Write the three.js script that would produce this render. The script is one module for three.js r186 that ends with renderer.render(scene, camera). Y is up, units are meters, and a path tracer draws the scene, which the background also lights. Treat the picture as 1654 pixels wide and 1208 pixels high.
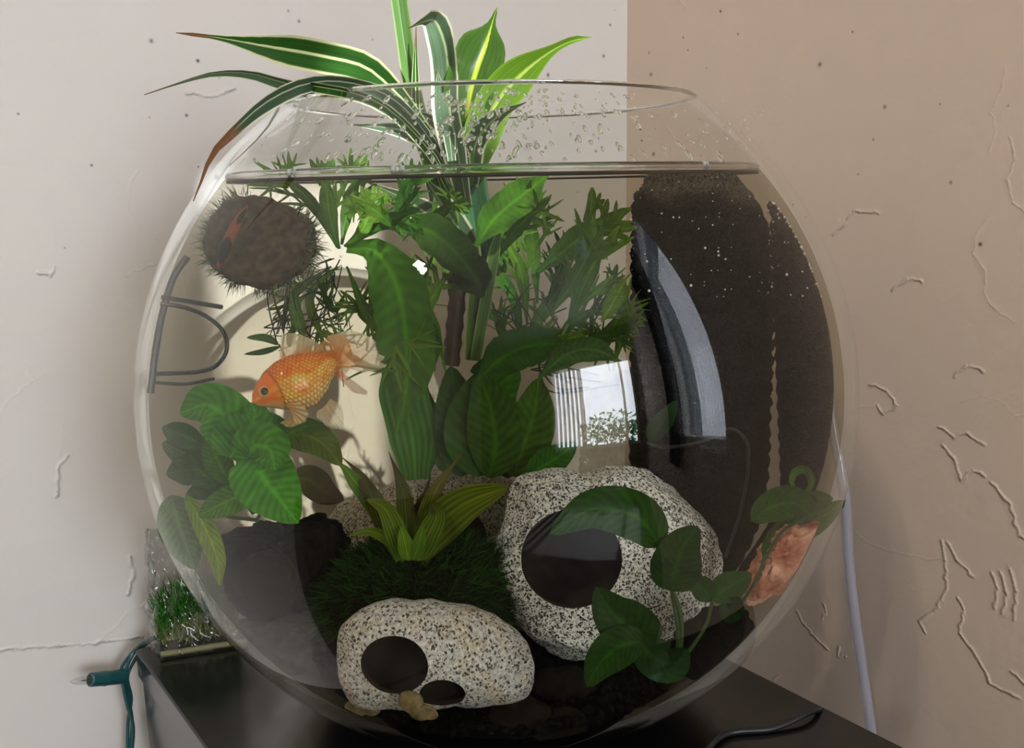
import * as THREE from 'three';
import { ImprovedNoise } from 'three/addons/math/ImprovedNoise.js';
import { RoundedBoxGeometry } from 'three/addons/geometries/RoundedBoxGeometry.js';
import { mergeGeometries, mergeVertices, toCreasedNormals } from 'three/addons/utils/BufferGeometryUtils.js';
import { RectAreaLightUniformsLib } from 'three/addons/lights/RectAreaLightUniformsLib.js';
import { Brush, Evaluator, SUBTRACTION } from 'three-bvh-csg';

// ---------------------------------------------------------------- camera
const scene = new THREE.Scene();
const F = 1505;                                              // focal length in pixels of the 1654 x 1208 frame
const camera = new THREE.PerspectiveCamera(2 * Math.atan(604 / F) * 180 / Math.PI, 1654 / 1208, 0.02, 60);
camera.rotation.order = 'YXZ';
camera.position.set(0, 1.053, 0);
camera.rotation.set(-11.42 * Math.PI / 180, 0, -1.1 * Math.PI / 180);
camera.updateMatrixWorld(true);
const renderer = new THREE.WebGLRenderer({ antialias: true });
renderer.toneMapping = THREE.LinearToneMapping;
renderer.toneMappingExposure = 1.2;
renderer.shadowMap.enabled = true;
RectAreaLightUniformsLib.init();

// ---------------------------------------------------------------- room axes: A runs along the left wall to the right, B from the left wall into the room
const TURN = 36.2 * Math.PI / 180;
const AX = new THREE.Vector3(Math.cos(TURN), 0, -Math.sin(TURN)), BX = new THREE.Vector3(Math.sin(TURN), 0, Math.cos(TURN));
const room = (a, y, b) => new THREE.Vector3().addScaledVector(AX, a).addScaledVector(BX, b).setY(y);
const WALL_B = -0.66, WALL_A = 0.6215, FAR_B = 3.0, FAR_A = -2.6, CEIL = 2.72;

// ---------------------------------------------------------------- sky, sun, window light, added lamp fill
scene.background = new THREE.Color().setRGB(0.75, 0.88, 1.0);
const sun = new THREE.DirectionalLight(new THREE.Color().setRGB(0.92, 1, 1.1), 10.5);
sun.position.copy(room(0.27, 2.72, 1.115)); sun.target.position.copy(room(0.27, 0.945, WALL_B));  // aimed through the added skylight to brighten the wall behind the bowl
sun.castShadow = true; sun.shadow.radius = 1; sun.shadow.mapSize.set(2048, 2048);
Object.assign(sun.shadow.camera, { left: -1, right: 1, top: 1, bottom: -1, near: 0.1, far: 6 });
scene.add(sun, sun.target);
function areaLight(w, h, power, color, at, to) {
  const l = new THREE.RectAreaLight(color, power, w, h);
  l.position.copy(at); l.lookAt(to); scene.add(l);
}
areaLight(1.7, 1.5, 17, new THREE.Color().setRGB(0.88, 0.95, 1.06), room(-0.2, 1.45, FAR_B + 0.35), room(-0.2, 1.45, 0));
areaLight(0.7, 1.2, 4.0, new THREE.Color().setRGB(0.9, 0.94, 1.06), room(WALL_A + 0.2, 1.4, 0.65), room(0, 1.4, 0.65));

areaLight(0.1, 0.1, 560, new THREE.Color().setRGB(1.0, 0.9, 0.78), room(-1.2, CEIL - 0.042, 0.3), room(-1.2, 0, 0.3001));  // added fill for the right wall, set just under the ceiling

// ---------------------------------------------------------------- small tools
function rng(seed) { let s = seed >>> 0; return () => { s = (s + 0x6D2B79F5) | 0; let t = Math.imul(s ^ (s >>> 15), 1 | s); t = (t + Math.imul(t ^ (t >>> 7), 61 | t)) ^ t; return ((t ^ (t >>> 14)) >>> 0) / 4294967296; }; }
const N3 = new ImprovedNoise();
const fbm = (x, y, z, o = 4) => { let s = 0, a = 0.5; for (let i = 0; i < o; i++) { s += a * N3.noise(x, y, z); x *= 2.03; y *= 2.03; z *= 2.03; a *= 0.5; } return s; };
const lerp = (a, b, t) => a + (b - a) * t, clamp = (x, a, b) => Math.min(b, Math.max(a, x));
const smooth = (a, b, x) => { const t = clamp((x - a) / (b - a), 0, 1); return t * t * (3 - 2 * t); };
const V = (x, y, z) => new THREE.Vector3(x, y, z);
const hex = (h) => new THREE.Color(h);
const CAM = camera.position.clone(), RIGHT = V(1, 0, 0).applyQuaternion(camera.quaternion), UPV = V(0, 1, 0).applyQuaternion(camera.quaternion), FWD = V(0, 0, -1).applyQuaternion(camera.quaternion);
const ray = (x, y) => V(0, 0, 0).addScaledVector(RIGHT, (x - 827) / F).addScaledVector(UPV, (604 - y) / F).add(FWD);
const D = (x, y, d) => CAM.clone().addScaledVector(ray(x, y), d);
const onPlane = (x, y, n, c) => { const r = ray(x, y); return CAM.clone().addScaledVector(r, (c - n.dot(CAM)) / n.dot(r)); };
const depthOf = (p) => p.clone().sub(CAM).dot(FWD);
// the bowl
const BOWL_R = 0.2, GLASS = 0.006;
const BOWL = CAM.clone().addScaledVector(ray(805, 636).normalize(), 0.5505);
function hit(x, y, R) {                                     // [near, far] depths where the sight line meets a sphere of radius R round the bowl's middle
  const d = ray(x, y), oc = CAM.clone().sub(BOWL), a = d.dot(d), b = oc.dot(d), c = oc.dot(oc) - R * R, q = b * b - a * c;
  if (q <= 0) return [-b / a, -b / a];
  return [(-b - Math.sqrt(q)) / a, (-b + Math.sqrt(q)) / a];
}
function S(x, y, t) { const [n, f] = hit(x, y, 0.187); return D(x, y, lerp(n, f, t)); }
const P = ([x, y, t]) => (t < 0 ? D(x, y, -t) : S(x, y, t));
const inside = (p, R = 0.188) => { const d = p.clone().sub(BOWL); if (d.length() > R) p.copy(BOWL).add(d.setLength(R)); return p; };
const WATER_Y = D(805, 272, hit(805, 272, 0.194)[0]).y, RIM_Y = D(790, 131, hit(790, 131, 0.2)[0]).y;
const BASE_Y = BOWL.y - 0.183, STAND_Y = BASE_Y - 0.001, GRAVEL_Y = BOWL.y - 0.148;

const used = {};
function numbered(name) { const k = used[name] = (used[name] ?? -1) + 1; return k ? `${name}_${String(k).padStart(3, '0')}` : name; }
function shade(o) { o.castShadow = o.receiveShadow = true; return o; }
function tag(o, label, category, group, kind) { o.userData.label = label; if (category) o.userData.category = category; if (group) o.userData.group = group; if (kind) o.userData.kind = kind; return o; }
function thing(name, label, category, base, group, kind) {
  const g = new THREE.Group(); g.name = numbered(name); g.position.copy(base); tag(g, label, category, group, kind); scene.add(g); return g;
}
function where(o) { const p = V(0, 0, 0); for (let q = o; q && q !== scene; q = q.parent) p.add(q.position); return p; }
function part(parent, name, geo, mat, label) {               // geometry comes in world coordinates
  const w = where(parent); geo.translate(-w.x, -w.y, -w.z);
  const m = shade(new THREE.Mesh(geo, mat)); m.name = name; parent.add(m);
  if (label) m.userData.label = label;
  return m;
}
function one(name, geo, mat, label, category, group, kind) { // a thing that is one mesh
  geo.computeBoundingBox(); const c = geo.boundingBox.getCenter(V()); c.y = geo.boundingBox.min.y; geo.translate(-c.x, -c.y, -c.z);
  const m = shade(new THREE.Mesh(geo, mat)); m.position.copy(c); m.name = numbered(name); tag(m, label, category, group, kind); scene.add(m); return m;
}
function structure(name, geo, mat, pos, label) { const m = shade(new THREE.Mesh(geo, mat)); m.name = name; m.userData.kind = 'structure'; if (label) m.userData.label = label; if (pos) { m.position.copy(pos); m.rotation.y = TURN; } scene.add(m); return m; }
function tex(w, h, fn, { srgb = true, repeat } = {}) {
  const d = new Uint8Array(w * h * 4);
  for (let j = 0; j < h; j++) for (let i = 0; i < w; i++) { const c = fn((i + 0.5) / w, (j + 0.5) / h), k = (j * w + i) * 4; d[k] = clamp(c[0], 0, 255); d[k + 1] = clamp(c[1], 0, 255); d[k + 2] = clamp(c[2], 0, 255); d[k + 3] = 255; }
  const t = new THREE.DataTexture(d, w, h); t.magFilter = THREE.LinearFilter; t.minFilter = THREE.LinearFilter; t.wrapS = t.wrapT = THREE.RepeatWrapping;
  if (srgb) t.colorSpace = THREE.SRGBColorSpace; if (repeat) t.repeat.set(repeat, repeat); t.needsUpdate = true; return t;
}
function boxUV(g, size) {                                    // uv in metres / size, from the axis each triangle faces
  g = g.index ? g.toNonIndexed() : g; const p = g.attributes.position, n = g.attributes.normal, uv = new Float32Array(p.count * 2);
  for (let i = 0; i < p.count; i += 3) {
    const m = V(0, 0, 0); for (let k = 0; k < 3; k++) m.add(V(n.getX(i + k), n.getY(i + k), n.getZ(i + k)));
    const a = [Math.abs(m.x), Math.abs(m.y), Math.abs(m.z)], q = a.indexOf(Math.max(...a));
    for (let k = 0; k < 3; k++) { const x = p.getX(i + k), y = p.getY(i + k), z = p.getZ(i + k); uv[(i + k) * 2] = (q === 0 ? z : x) / size; uv[(i + k) * 2 + 1] = (q === 1 ? z : y) / size; }
  }
  g.setAttribute('uv', new THREE.BufferAttribute(uv, 2)); return g;
}
function tube(pts, r, seg = 24, rad = 8, taper) {
  const c = new THREE.CatmullRomCurve3(pts), g = new THREE.TubeGeometry(c, seg, 1, rad, false), p = g.attributes.position, row = rad + 1;
  for (let i = 0; i <= seg; i++) { const o = c.getPointAt(i / seg), k = r * (taper ? taper(i / seg) : 1); for (let j = 0; j < row; j++) { const n = i * row + j; p.setXYZ(n, lerp(o.x, p.getX(n), k), lerp(o.y, p.getY(n), k), lerp(o.z, p.getZ(n), k)); } }
  g.computeVertexNormals(); return g;
}

// ---------------------------------------------------------------- the room
function plaster(seed, W, strokes) {                         // a 1.3 m square of hand-trowelled plaster: [colour map, height map]
  const n = 2048, H = new Float32Array(n * n), r = rng(seed);
  const val = (() => { const g = new Float32Array(65536); for (let i = 0; i < 65536; i++) g[i] = r(); return (x, y) => { const xi = Math.floor(x), yi = Math.floor(y), fx = x - xi, fy = y - yi, sx = fx * fx * (3 - 2 * fx), sy = fy * fy * (3 - 2 * fy), G = (a, b) => g[((b & 255) << 8) | (a & 255)]; return lerp(lerp(G(xi, yi), G(xi + 1, yi), sx), lerp(G(xi, yi + 1), G(xi + 1, yi + 1), sx), sy); }; })();
  for (let j = 0; j < n; j++) for (let i = 0; i < n; i++) { const x = i / n, y = j / n; H[j * n + i] = 0.30 + 0.035 * (val(x * 512, y * 512) - 0.5) + 0.05 * (val(x * 180, y * 180) - 0.5) + 0.13 * (val(x * 14, y * 14) - 0.5); }
  const dab = (x, y, w, h) => { const R = Math.ceil(w * 2); for (let j = -R; j <= R; j++) for (let i = -R; i <= R; i++) { const X = Math.round(x) + i, Y = Math.round(y) + j; if (X < 0 || Y < 0 || X >= n || Y >= n) continue; const e = h * Math.exp(-(i * i + j * j) / (w * w)); H[Y * n + X] = Math.max(H[Y * n + X], 0.3 + e); } };
  const line = (pts, w, h) => { for (let k = 0; k + 1 < pts.length; k++) { const [x0, y0] = pts[k], [x1, y1] = pts[k + 1], L = Math.hypot(x1 - x0, y1 - y0); for (let s = 0; s < L; s += 0.7) { const t = s / L; dab(lerp(x0, x1, t) + (val(s * 0.15, k * 7) - 0.5) * 3, lerp(y0, y1, t) + (val(s * 0.15, k * 7 + 99) - 0.5) * 3, w * (0.6 + 0.7 * val(s * 0.2, 5)), h * (0.5 + 0.7 * val(s * 0.12, k))); } } };
  for (let k = 0; k < W; k++) { let x = r() * n, y = r() * n, a = r() * 6.3; const pts = [[x, y]]; for (let i = 0; i < 3 + r() * 4; i++) { a += (r() - 0.5) * 1.6; x += Math.cos(a) * 22; y += Math.sin(a) * 22; pts.push([x, y]); } line(pts, 1.3, 0.05 + 0.12 * r()); }
  for (const s of strokes) line(s.map(([a, y]) => [a * n, y * n]), 1.7, 0.5);
  const hm = tex(n, n, (u, v) => { const h = H[Math.min(n - 1, v * n | 0) * n + Math.min(n - 1, u * n | 0)] * 255; return [h, h, h]; }, { srgb: false });
  const spots = []; for (let k = 0; k < 420; k++) spots.push([r() * n, (0.42 + 0.55 * r()) * n, 0.8 + 1.7 * r() ** 3, 80 + 90 * r()]);
  const C = new Float32Array(n * n); for (const [x, y, w, d] of spots) for (let j = -4; j <= 4; j++) for (let i = -4; i <= 4; i++) { const X = Math.round(x) + i, Y = Math.round(y) + j; if (X >= 0 && Y >= 0 && X < n && Y < n) C[Y * n + X] += d * Math.exp(-(i * i + j * j) / (w * w)); }
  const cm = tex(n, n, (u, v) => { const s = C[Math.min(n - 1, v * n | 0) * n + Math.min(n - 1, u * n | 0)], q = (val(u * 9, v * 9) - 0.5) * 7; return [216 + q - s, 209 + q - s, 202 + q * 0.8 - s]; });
  return [cm, hm];
}
const uvLeft = (x, y) => { const p = onPlane(x, y, BX, WALL_B); return [(p.dot(AX) + 0.62) / 1.3, (p.y - 0.45) / 1.3]; };
const uvRight = (x, y) => { const p = onPlane(x, y, AX, WALL_A); return [(p.dot(BX) + 0.68) / 1.3, (p.y - 0.45) / 1.3]; };
const R_ = (list) => list.map((s) => s.map(([x, y]) => uvRight(x, y))), L_ = (list) => list.map((s) => s.map(([x, y]) => uvLeft(x, y)));
const [lc, lh] = plaster(5, 60, L_([[[0, 1050], [60, 1045], [130, 1042], [230, 1028]], [[90, 800], [95, 750], [110, 735]], [[205, 960], [215, 930], [210, 900]], [[60, 440], [80, 445], [85, 430]], [[250, 540], [262, 520], [266, 490]], [[300, 150], [340, 156], [380, 144]]]));
const [rc, rh] = plaster(11, 90, R_([
  [[1520, 873], [1525, 905], [1528, 945], [1515, 980], [1484, 1005], [1495, 1022]], [[1528, 875], [1545, 905], [1572, 932]], [[1545, 965], [1556, 985], [1548, 1022], [1580, 1065], [1598, 1105], [1648, 1127]],
  [[1600, 780], [1630, 815], [1645, 865], [1654, 868]], [[1515, 690], [1540, 705], [1560, 700], [1590, 720]], [[1590, 770], [1570, 760], [1550, 775], [1540, 740], [1520, 720]], [[1405, 622], [1430, 630], [1448, 655], [1425, 668], [1415, 655]],
  [[1285, 985], [1295, 1005], [1312, 1025], [1338, 1052]], [[1330, 975], [1333, 990], [1325, 1002]], [[1355, 1045], [1352, 1060], [1365, 1060]], [[1230, 1100], [1240, 1108], [1258, 1090]], [[1632, 1085], [1654, 1105]], [[1600, 925], [1610, 950], [1605, 985]], [[1615, 925], [1625, 960], [1618, 990]], [[1630, 920], [1640, 955], [1636, 1000]],
  [[1540, 610], [1560, 590], [1590, 600]], [[1345, 380], [1365, 360], [1380, 340], [1420, 345]], [[1440, 470], [1465, 450], [1490, 455]]]));
const wallMat = (c, h, tint) => new THREE.MeshStandardMaterial({ map: c, bumpMap: h, bumpScale: 0.0026, roughness: 0.75, color: tint });
const paint = new THREE.MeshStandardMaterial({ color: hex('#a39686'), roughness: 0.85 });
const sidePaint = new THREE.MeshStandardMaterial({ color: hex('#e6dccd'), roughness: 0.85 });
const whitePaint = new THREE.MeshStandardMaterial({ color: hex('#e4e2dc'), roughness: 0.5 });
function wallFace(w, h, d, u0, v0, along) {                  // a wall slab whose face uv is in units of 1.3 m
  const g = new THREE.BoxGeometry(w, h, d), p = g.attributes.position, uv = g.attributes.uv;
  for (let i = 0; i < p.count; i++) uv.setXY(i, ((along === 'x' ? p.getX(i) : p.getZ(i)) + u0) / 1.3, (p.getY(i) + v0) / 1.3);
  return g;
}
const wa = FAR_A, wb = WALL_A + 0.1, cA = (wa + wb) / 2;
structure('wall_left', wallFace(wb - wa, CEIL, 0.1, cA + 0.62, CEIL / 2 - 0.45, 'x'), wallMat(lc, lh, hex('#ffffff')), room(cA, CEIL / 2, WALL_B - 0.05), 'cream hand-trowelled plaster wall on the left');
const cB = (WALL_B + FAR_B) / 2;
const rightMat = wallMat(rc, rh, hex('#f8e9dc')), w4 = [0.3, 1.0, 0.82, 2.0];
{ const g = new THREE.Group(); g.name = 'wall_right'; g.userData.kind = 'structure'; g.userData.label = 'tan hand-trowelled plaster wall on the right with ridges'; scene.add(g);
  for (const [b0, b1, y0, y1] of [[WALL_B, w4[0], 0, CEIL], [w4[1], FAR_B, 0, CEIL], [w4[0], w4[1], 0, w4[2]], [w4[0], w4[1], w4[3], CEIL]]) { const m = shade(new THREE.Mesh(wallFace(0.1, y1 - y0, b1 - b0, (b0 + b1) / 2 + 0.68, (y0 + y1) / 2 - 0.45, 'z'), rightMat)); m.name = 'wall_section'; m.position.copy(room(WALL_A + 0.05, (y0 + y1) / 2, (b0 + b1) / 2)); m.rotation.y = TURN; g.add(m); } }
structure('floor', new THREE.BoxGeometry(3.6, 0.1, 4.1), new THREE.MeshStandardMaterial({ color: hex('#4e4035'), roughness: 0.6 }), room(-1, -0.05, 1.2));

function boxAt(a0, a1, y0, y1, b0, b1) { const g = new THREE.BoxGeometry(a1 - a0, y1 - y0, b1 - b0); g.translate((a0 + a1) / 2, (y0 + y1) / 2, (b0 + b1) / 2); return g; }
const roomMesh = (name, geos, mat) => structure(name, geos.length > 1 ? mergeGeometries(geos) : geos[0], mat, V(0, 0, 0));
// far wall with the window that shows as a reflection in the bowl and an added ceiling opening that shapes the sun patch
const w1 = [-0.98, 0.5, 0.72, 2.12], w2 = [0.222, 0.352, 1.00, 1.37];
function pierced(name, span, holes, make) {                  // a wall in strips round its openings
  const ys = [...new Set([0, CEIL, ...holes.flatMap((h) => [h[2], h[3]])])].sort((a, b) => a - b), geos = [];
  for (let k = 0; k + 1 < ys.length; k++) { const cut = holes.filter((h) => h[2] <= ys[k] && h[3] >= ys[k + 1]).sort((a, b) => a[0] - b[0]); let x = span[0]; for (const h of cut) { geos.push(make(x, h[0], ys[k], ys[k + 1])); x = h[1]; } geos.push(make(x, span[1], ys[k], ys[k + 1])); }
  roomMesh(name, geos, name === 'wall_side' ? sidePaint : paint);
}
pierced('wall_far', [FAR_A, WALL_A + 0.1], [w1], (a, b, c, d) => boxAt(a, b, c, d, FAR_B, FAR_B + 0.1));
pierced('wall_side', [WALL_B - 0.1, FAR_B + 0.1], [], (a, b, c, d) => boxAt(FAR_A - 0.1, FAR_A, c, d, a, b));
const paneMat = new THREE.MeshPhysicalMaterial({ transmission: 1, thickness: 0, roughness: 0, ior: 1.5, color: 0xffffff });
function windowUnit(name, [a0, a1, y0, y1], side, mull) {
  const f = 0.045, at = side === 0 ? FAR_B + 0.05 : side < 0 ? FAR_A - 0.05 : WALL_A + 0.05, box = (d) => side === 0 ? (p, q, r, s) => boxAt(p, q, r, s, at - d, at + d) : (p, q, r, s) => boxAt(at - d, at + d, r, s, p, q), fr = box(0.025), gl = box(0.002);
  const g = new THREE.Group(); g.name = name; g.rotation.y = TURN; g.userData.kind = 'structure'; scene.add(g);
  const a = shade(new THREE.Mesh(mergeGeometries([fr(a0, a0 + f, y0, y1), fr(a1 - f, a1, y0, y1), fr(a0 + f, a1 - f, y0, y0 + f), fr(a0 + f, a1 - f, y1 - f, y1), ...mull.map((m) => fr(m - f / 2, m + f / 2, y0 + f, y1 - f))]), whitePaint)); a.name = 'window_frame'; g.add(a);
  const xs = [a0, ...mull, a1]; for (let k = 0; k + 1 < xs.length; k++) { const b = new THREE.Mesh(gl(xs[k] + (k ? f / 2 : f), xs[k + 1] - (k + 2 < xs.length ? f / 2 : f), y0 + f, y1 - f), paneMat); b.name = 'pane'; g.add(b); }
}
roomMesh('ceiling', [boxAt(-2.8, w2[0], CEIL, CEIL + 0.1, -0.85, 3.25), boxAt(w2[1], 0.8, CEIL, CEIL + 0.1, -0.85, 3.25), boxAt(w2[0], w2[1], CEIL, CEIL + 0.1, -0.85, w2[2]), boxAt(w2[0], w2[1], CEIL, CEIL + 0.1, w2[3], 3.25)], whitePaint);
{ const g = new THREE.Group(); g.name = 'added_window_2'; g.rotation.y = TURN; g.userData.kind = 'structure'; g.userData.label = 'added small skylight shaping the bright patch on the wall behind the bowl'; scene.add(g);  // added opening, sized so the sun imitates light focused by the bowl
  const b = shade(new THREE.Mesh(boxAt(w2[0] - 0.02, w2[1] + 0.02, CEIL + 0.102, CEIL + 0.106, w2[2] - 0.02, w2[3] + 0.02), paneMat)); b.name = 'pane'; g.add(b); }
windowUnit('window_1', w1, 0, [-0.45, 0.28]);
windowUnit('window_3', w4, 1, []);
{ // navy curtain drawn to one side of the window in the right wall
  const n = 60, m = 20, pos = [], idx = []; for (let j = 0; j <= m; j++) for (let i = 0; i <= n; i++) { const v = j / m, u = i / n, b = lerp(1.12, lerp(0.86, 0.5, smooth(0.3, 1, v)), u), y = lerp(0.7, 2.1, v); pos.push(WALL_A - 0.035 + 0.012 * Math.sin(u * 50), y, b); }
  for (let j = 0; j < m; j++) for (let i = 0; i < n; i++) { const k = j * (n + 1) + i; idx.push(k, k + 1, k + n + 1, k + 1, k + n + 2, k + n + 1); }
  const g = new THREE.BufferGeometry(); g.setAttribute('position', new THREE.Float32BufferAttribute(pos, 3)); g.setIndex(idx); g.computeVertexNormals();
  const c = thing('curtain', 'navy curtain drawn aside, seen only as a dark blue reflection in the bowl', 'curtain', V(0, 0, 0)); c.rotation.y = TURN; const q = shade(new THREE.Mesh(g, new THREE.MeshStandardMaterial({ color: hex('#10182c'), roughness: 0.9, side: THREE.DoubleSide }))); q.name = 'fabric'; c.add(q);
}
{ // a bush in the garden outside the big window
  const r = rng(3), geos = []; for (let k = 0; k < 900; k++) { const g = new THREE.PlaneGeometry(0.06, 0.035); g.rotateX(r() * 3).rotateY(r() * 6).rotateZ(r() * 3); const a = r() * 6.283, q = Math.sqrt(r()); g.translate(0.05 + Math.cos(a) * q * 0.62, 0.95 + (r() - 0.5) * 0.4 + 0.2 * Math.sin(a) * q, FAR_B + 0.22 + 0.08 * r()); geos.push(g); }
  const c = thing('bush', 'green garden bush outside the bright window, seen as a reflection in the bowl', 'bush', V(0, 0, 0)); c.rotation.y = TURN; const q = shade(new THREE.Mesh(mergeGeometries(geos), new THREE.MeshPhysicalMaterial({ color: hex('#7fa870'), roughness: 0.95, transmission: 0.5, thickness: 0, side: THREE.DoubleSide }))); q.name = 'foliage'; q.userData.kind = 'stuff'; c.add(q);
}
{ // small square ceiling lamp, added to brighten the right wall
  const g = thing('added_ceiling_lamp', 'added small square ceiling lamp brightening the right wall, seen only as a glint in the glass', 'lamp', room(-1.2, CEIL - 0.04, 0.3)); g.rotation.y = TURN;
  const f = shade(new THREE.Mesh(mergeGeometries([[-0.065, 0.065, -0.065, -0.05], [-0.065, 0.065, 0.05, 0.065], [-0.065, -0.05, -0.05, 0.05], [0.05, 0.065, -0.05, 0.05]].map(([a, b, c, d]) => boxAt(a, b, -0.006, 0.04, c, d))), whitePaint)); f.name = 'frame'; g.add(f);
  const q = new THREE.Mesh(boxAt(-0.05, 0.05, 0.002, 0.04, -0.05, 0.05), new THREE.MeshStandardMaterial({ color: 0xffffff, emissive: 0xffe6c8, emissiveIntensity: 1 })); q.name = 'diffuser'; g.add(q);
}
{ // vertical blinds over the left half of the big window
  const g = thing('vertical_blind', 'white vertical slat blind over one half of the bright window behind the viewer', 'blind', V(0, 0, 0)); g.rotation.y = TURN;
  const slat = new THREE.BoxGeometry(0.042, 1.42, 0.004), m = new THREE.MeshStandardMaterial({ color: hex('#e8e6e0'), roughness: 0.7 });
  for (let k = 0; k < 7; k++) { const s = shade(new THREE.Mesh(slat, m)); s.name = 'slat'; s.position.set(-0.92 + k * 0.077, 1.42, FAR_B - 0.04); g.add(s); }
}

// ---------------------------------------------------------------- cabinet
const black = new THREE.MeshPhysicalMaterial({ color: hex('#0b0a0b'), roughness: 0.22, clearcoat: 0.35, clearcoatRoughness: 0.12 });
{
  const L = onPlane(218, 1049, V(0, 1, 0), STAND_Y), aL = L.dot(AX), bL = L.dot(BX), W = 0.304, dep = 0.42;
  const g = thing('cabinet', 'glossy black square cabinet carrying the fish bowl in the corner', 'cabinet', V(0, 0, 0)); g.rotation.y = TURN;
  const add = (name, a0, a1, y0, y1, b0, b1, r = 0.002) => { const q = new RoundedBoxGeometry(a1 - a0, y1 - y0, b1 - b0, 2, r); q.translate((a0 + a1) / 2, (y0 + y1) / 2, (b0 + b1) / 2); const m = shade(new THREE.Mesh(q, black)); m.name = name; g.add(m); return m; };
  add('top', aL, aL + W, STAND_Y - 0.02, STAND_Y, bL, bL + dep, 0.0015);
  add('side_panel', aL + 0.002, aL + 0.02, 0.0, STAND_Y - 0.02, bL + 0.002, bL + dep - 0.01);
  add('side_panel', aL + W - 0.02, aL + W - 0.002, 0.0, STAND_Y - 0.02, bL + 0.002, bL + dep - 0.01);
  add('back_panel', aL + 0.02, aL + W - 0.02, 0.05, STAND_Y - 0.02, bL + 0.004, bL + 0.014);
  const d = add('door', aL + 0.022, aL + W - 0.022, 0.06, STAND_Y - 0.025, bL + dep - 0.03, bL + dep - 0.012);
}

// ---------------------------------------------------------------- glass bowl and water
const glassMat = new THREE.MeshPhysicalMaterial({ transmission: 1, thickness: 0, roughness: 0, ior: 1.5, specularIntensity: 0.8, color: hex('#fbfcfb') });
const innerGlass = new THREE.MeshPhysicalMaterial({ transmission: 1, thickness: 0, roughness: 0, ior: 1.5, specularIntensity: 0.12, color: hex('#fdfdfc') });
const solidGlass = new THREE.MeshPhysicalMaterial({ transmission: 1, thickness: 0.01, roughness: 0, ior: 1.5, color: 0xffffff, attenuationColor: hex('#cfd8d2'), attenuationDistance: 0.05 });
function arc(R, y0, y1, n) { const o = []; for (let i = 0; i <= n; i++) { const y = lerp(y0, y1, i / n); o.push(new THREE.Vector2(Math.sqrt(Math.max(0, R * R - (y - BOWL.y) ** 2)), y)); } return o; }
function sphereArc(R, y0, y1, n) { const a0 = Math.asin(clamp((y0 - BOWL.y) / R, -1, 1)), a1 = Math.asin(clamp((y1 - BOWL.y) / R, -1, 1)), o = []; for (let i = 0; i <= n; i++) { const a = lerp(a0, a1, i / n); o.push(new THREE.Vector2(R * Math.cos(a), BOWL.y + R * Math.sin(a))); } return o; }
const lathe = (pts, seg = 128) => { const g = new THREE.LatheGeometry(pts, seg); g.translate(BOWL.x, 0, BOWL.z); return g; };
const bowl = thing('fish_bowl', 'large round clear glass fish bowl filled with water on the black cabinet', 'fish bowl', V(BOWL.x, BASE_Y, BOWL.z));
part(bowl, 'outer_glass', lathe([new THREE.Vector2(0.0001, BASE_Y), ...sphereArc(BOWL_R, BASE_Y, RIM_Y, 80)]), glassMat);
part(bowl, 'inner_glass', lathe([new THREE.Vector2(0.0001, BASE_Y + GLASS), ...sphereArc(BOWL_R - GLASS, BASE_Y + GLASS, RIM_Y, 80)]), innerGlass);
{
  const r = Math.sqrt(BOWL_R ** 2 - (RIM_Y - BOWL.y) ** 2) - GLASS * 0.55, c = [];
  for (let i = 0; i <= 14; i++) { const a = i / 14 * Math.PI * 2; c.push(new THREE.Vector2(r + Math.cos(a) * 0.0024, RIM_Y + Math.sin(a) * 0.0011)); }
  part(bowl, 'rim', lathe(c), solidGlass);
}
const waterTint = hex('#e2ded4');
const waterSide = new THREE.MeshPhysicalMaterial({ transmission: 1, thickness: 0, roughness: 0, ior: 1.33, specularIntensity: 0.05, color: waterTint });
const waterTop = new THREE.MeshPhysicalMaterial({ transmission: 1, thickness: 0, roughness: 0, ior: 1.33, color: 0xffffff });
const waterSolid = new THREE.MeshPhysicalMaterial({ transmission: 1, thickness: 0.004, roughness: 0, ior: 1.33, color: 0xffffff });
const WR = 0.1925, wr = Math.sqrt(WR ** 2 - (WATER_Y - BOWL.y) ** 2);
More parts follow.
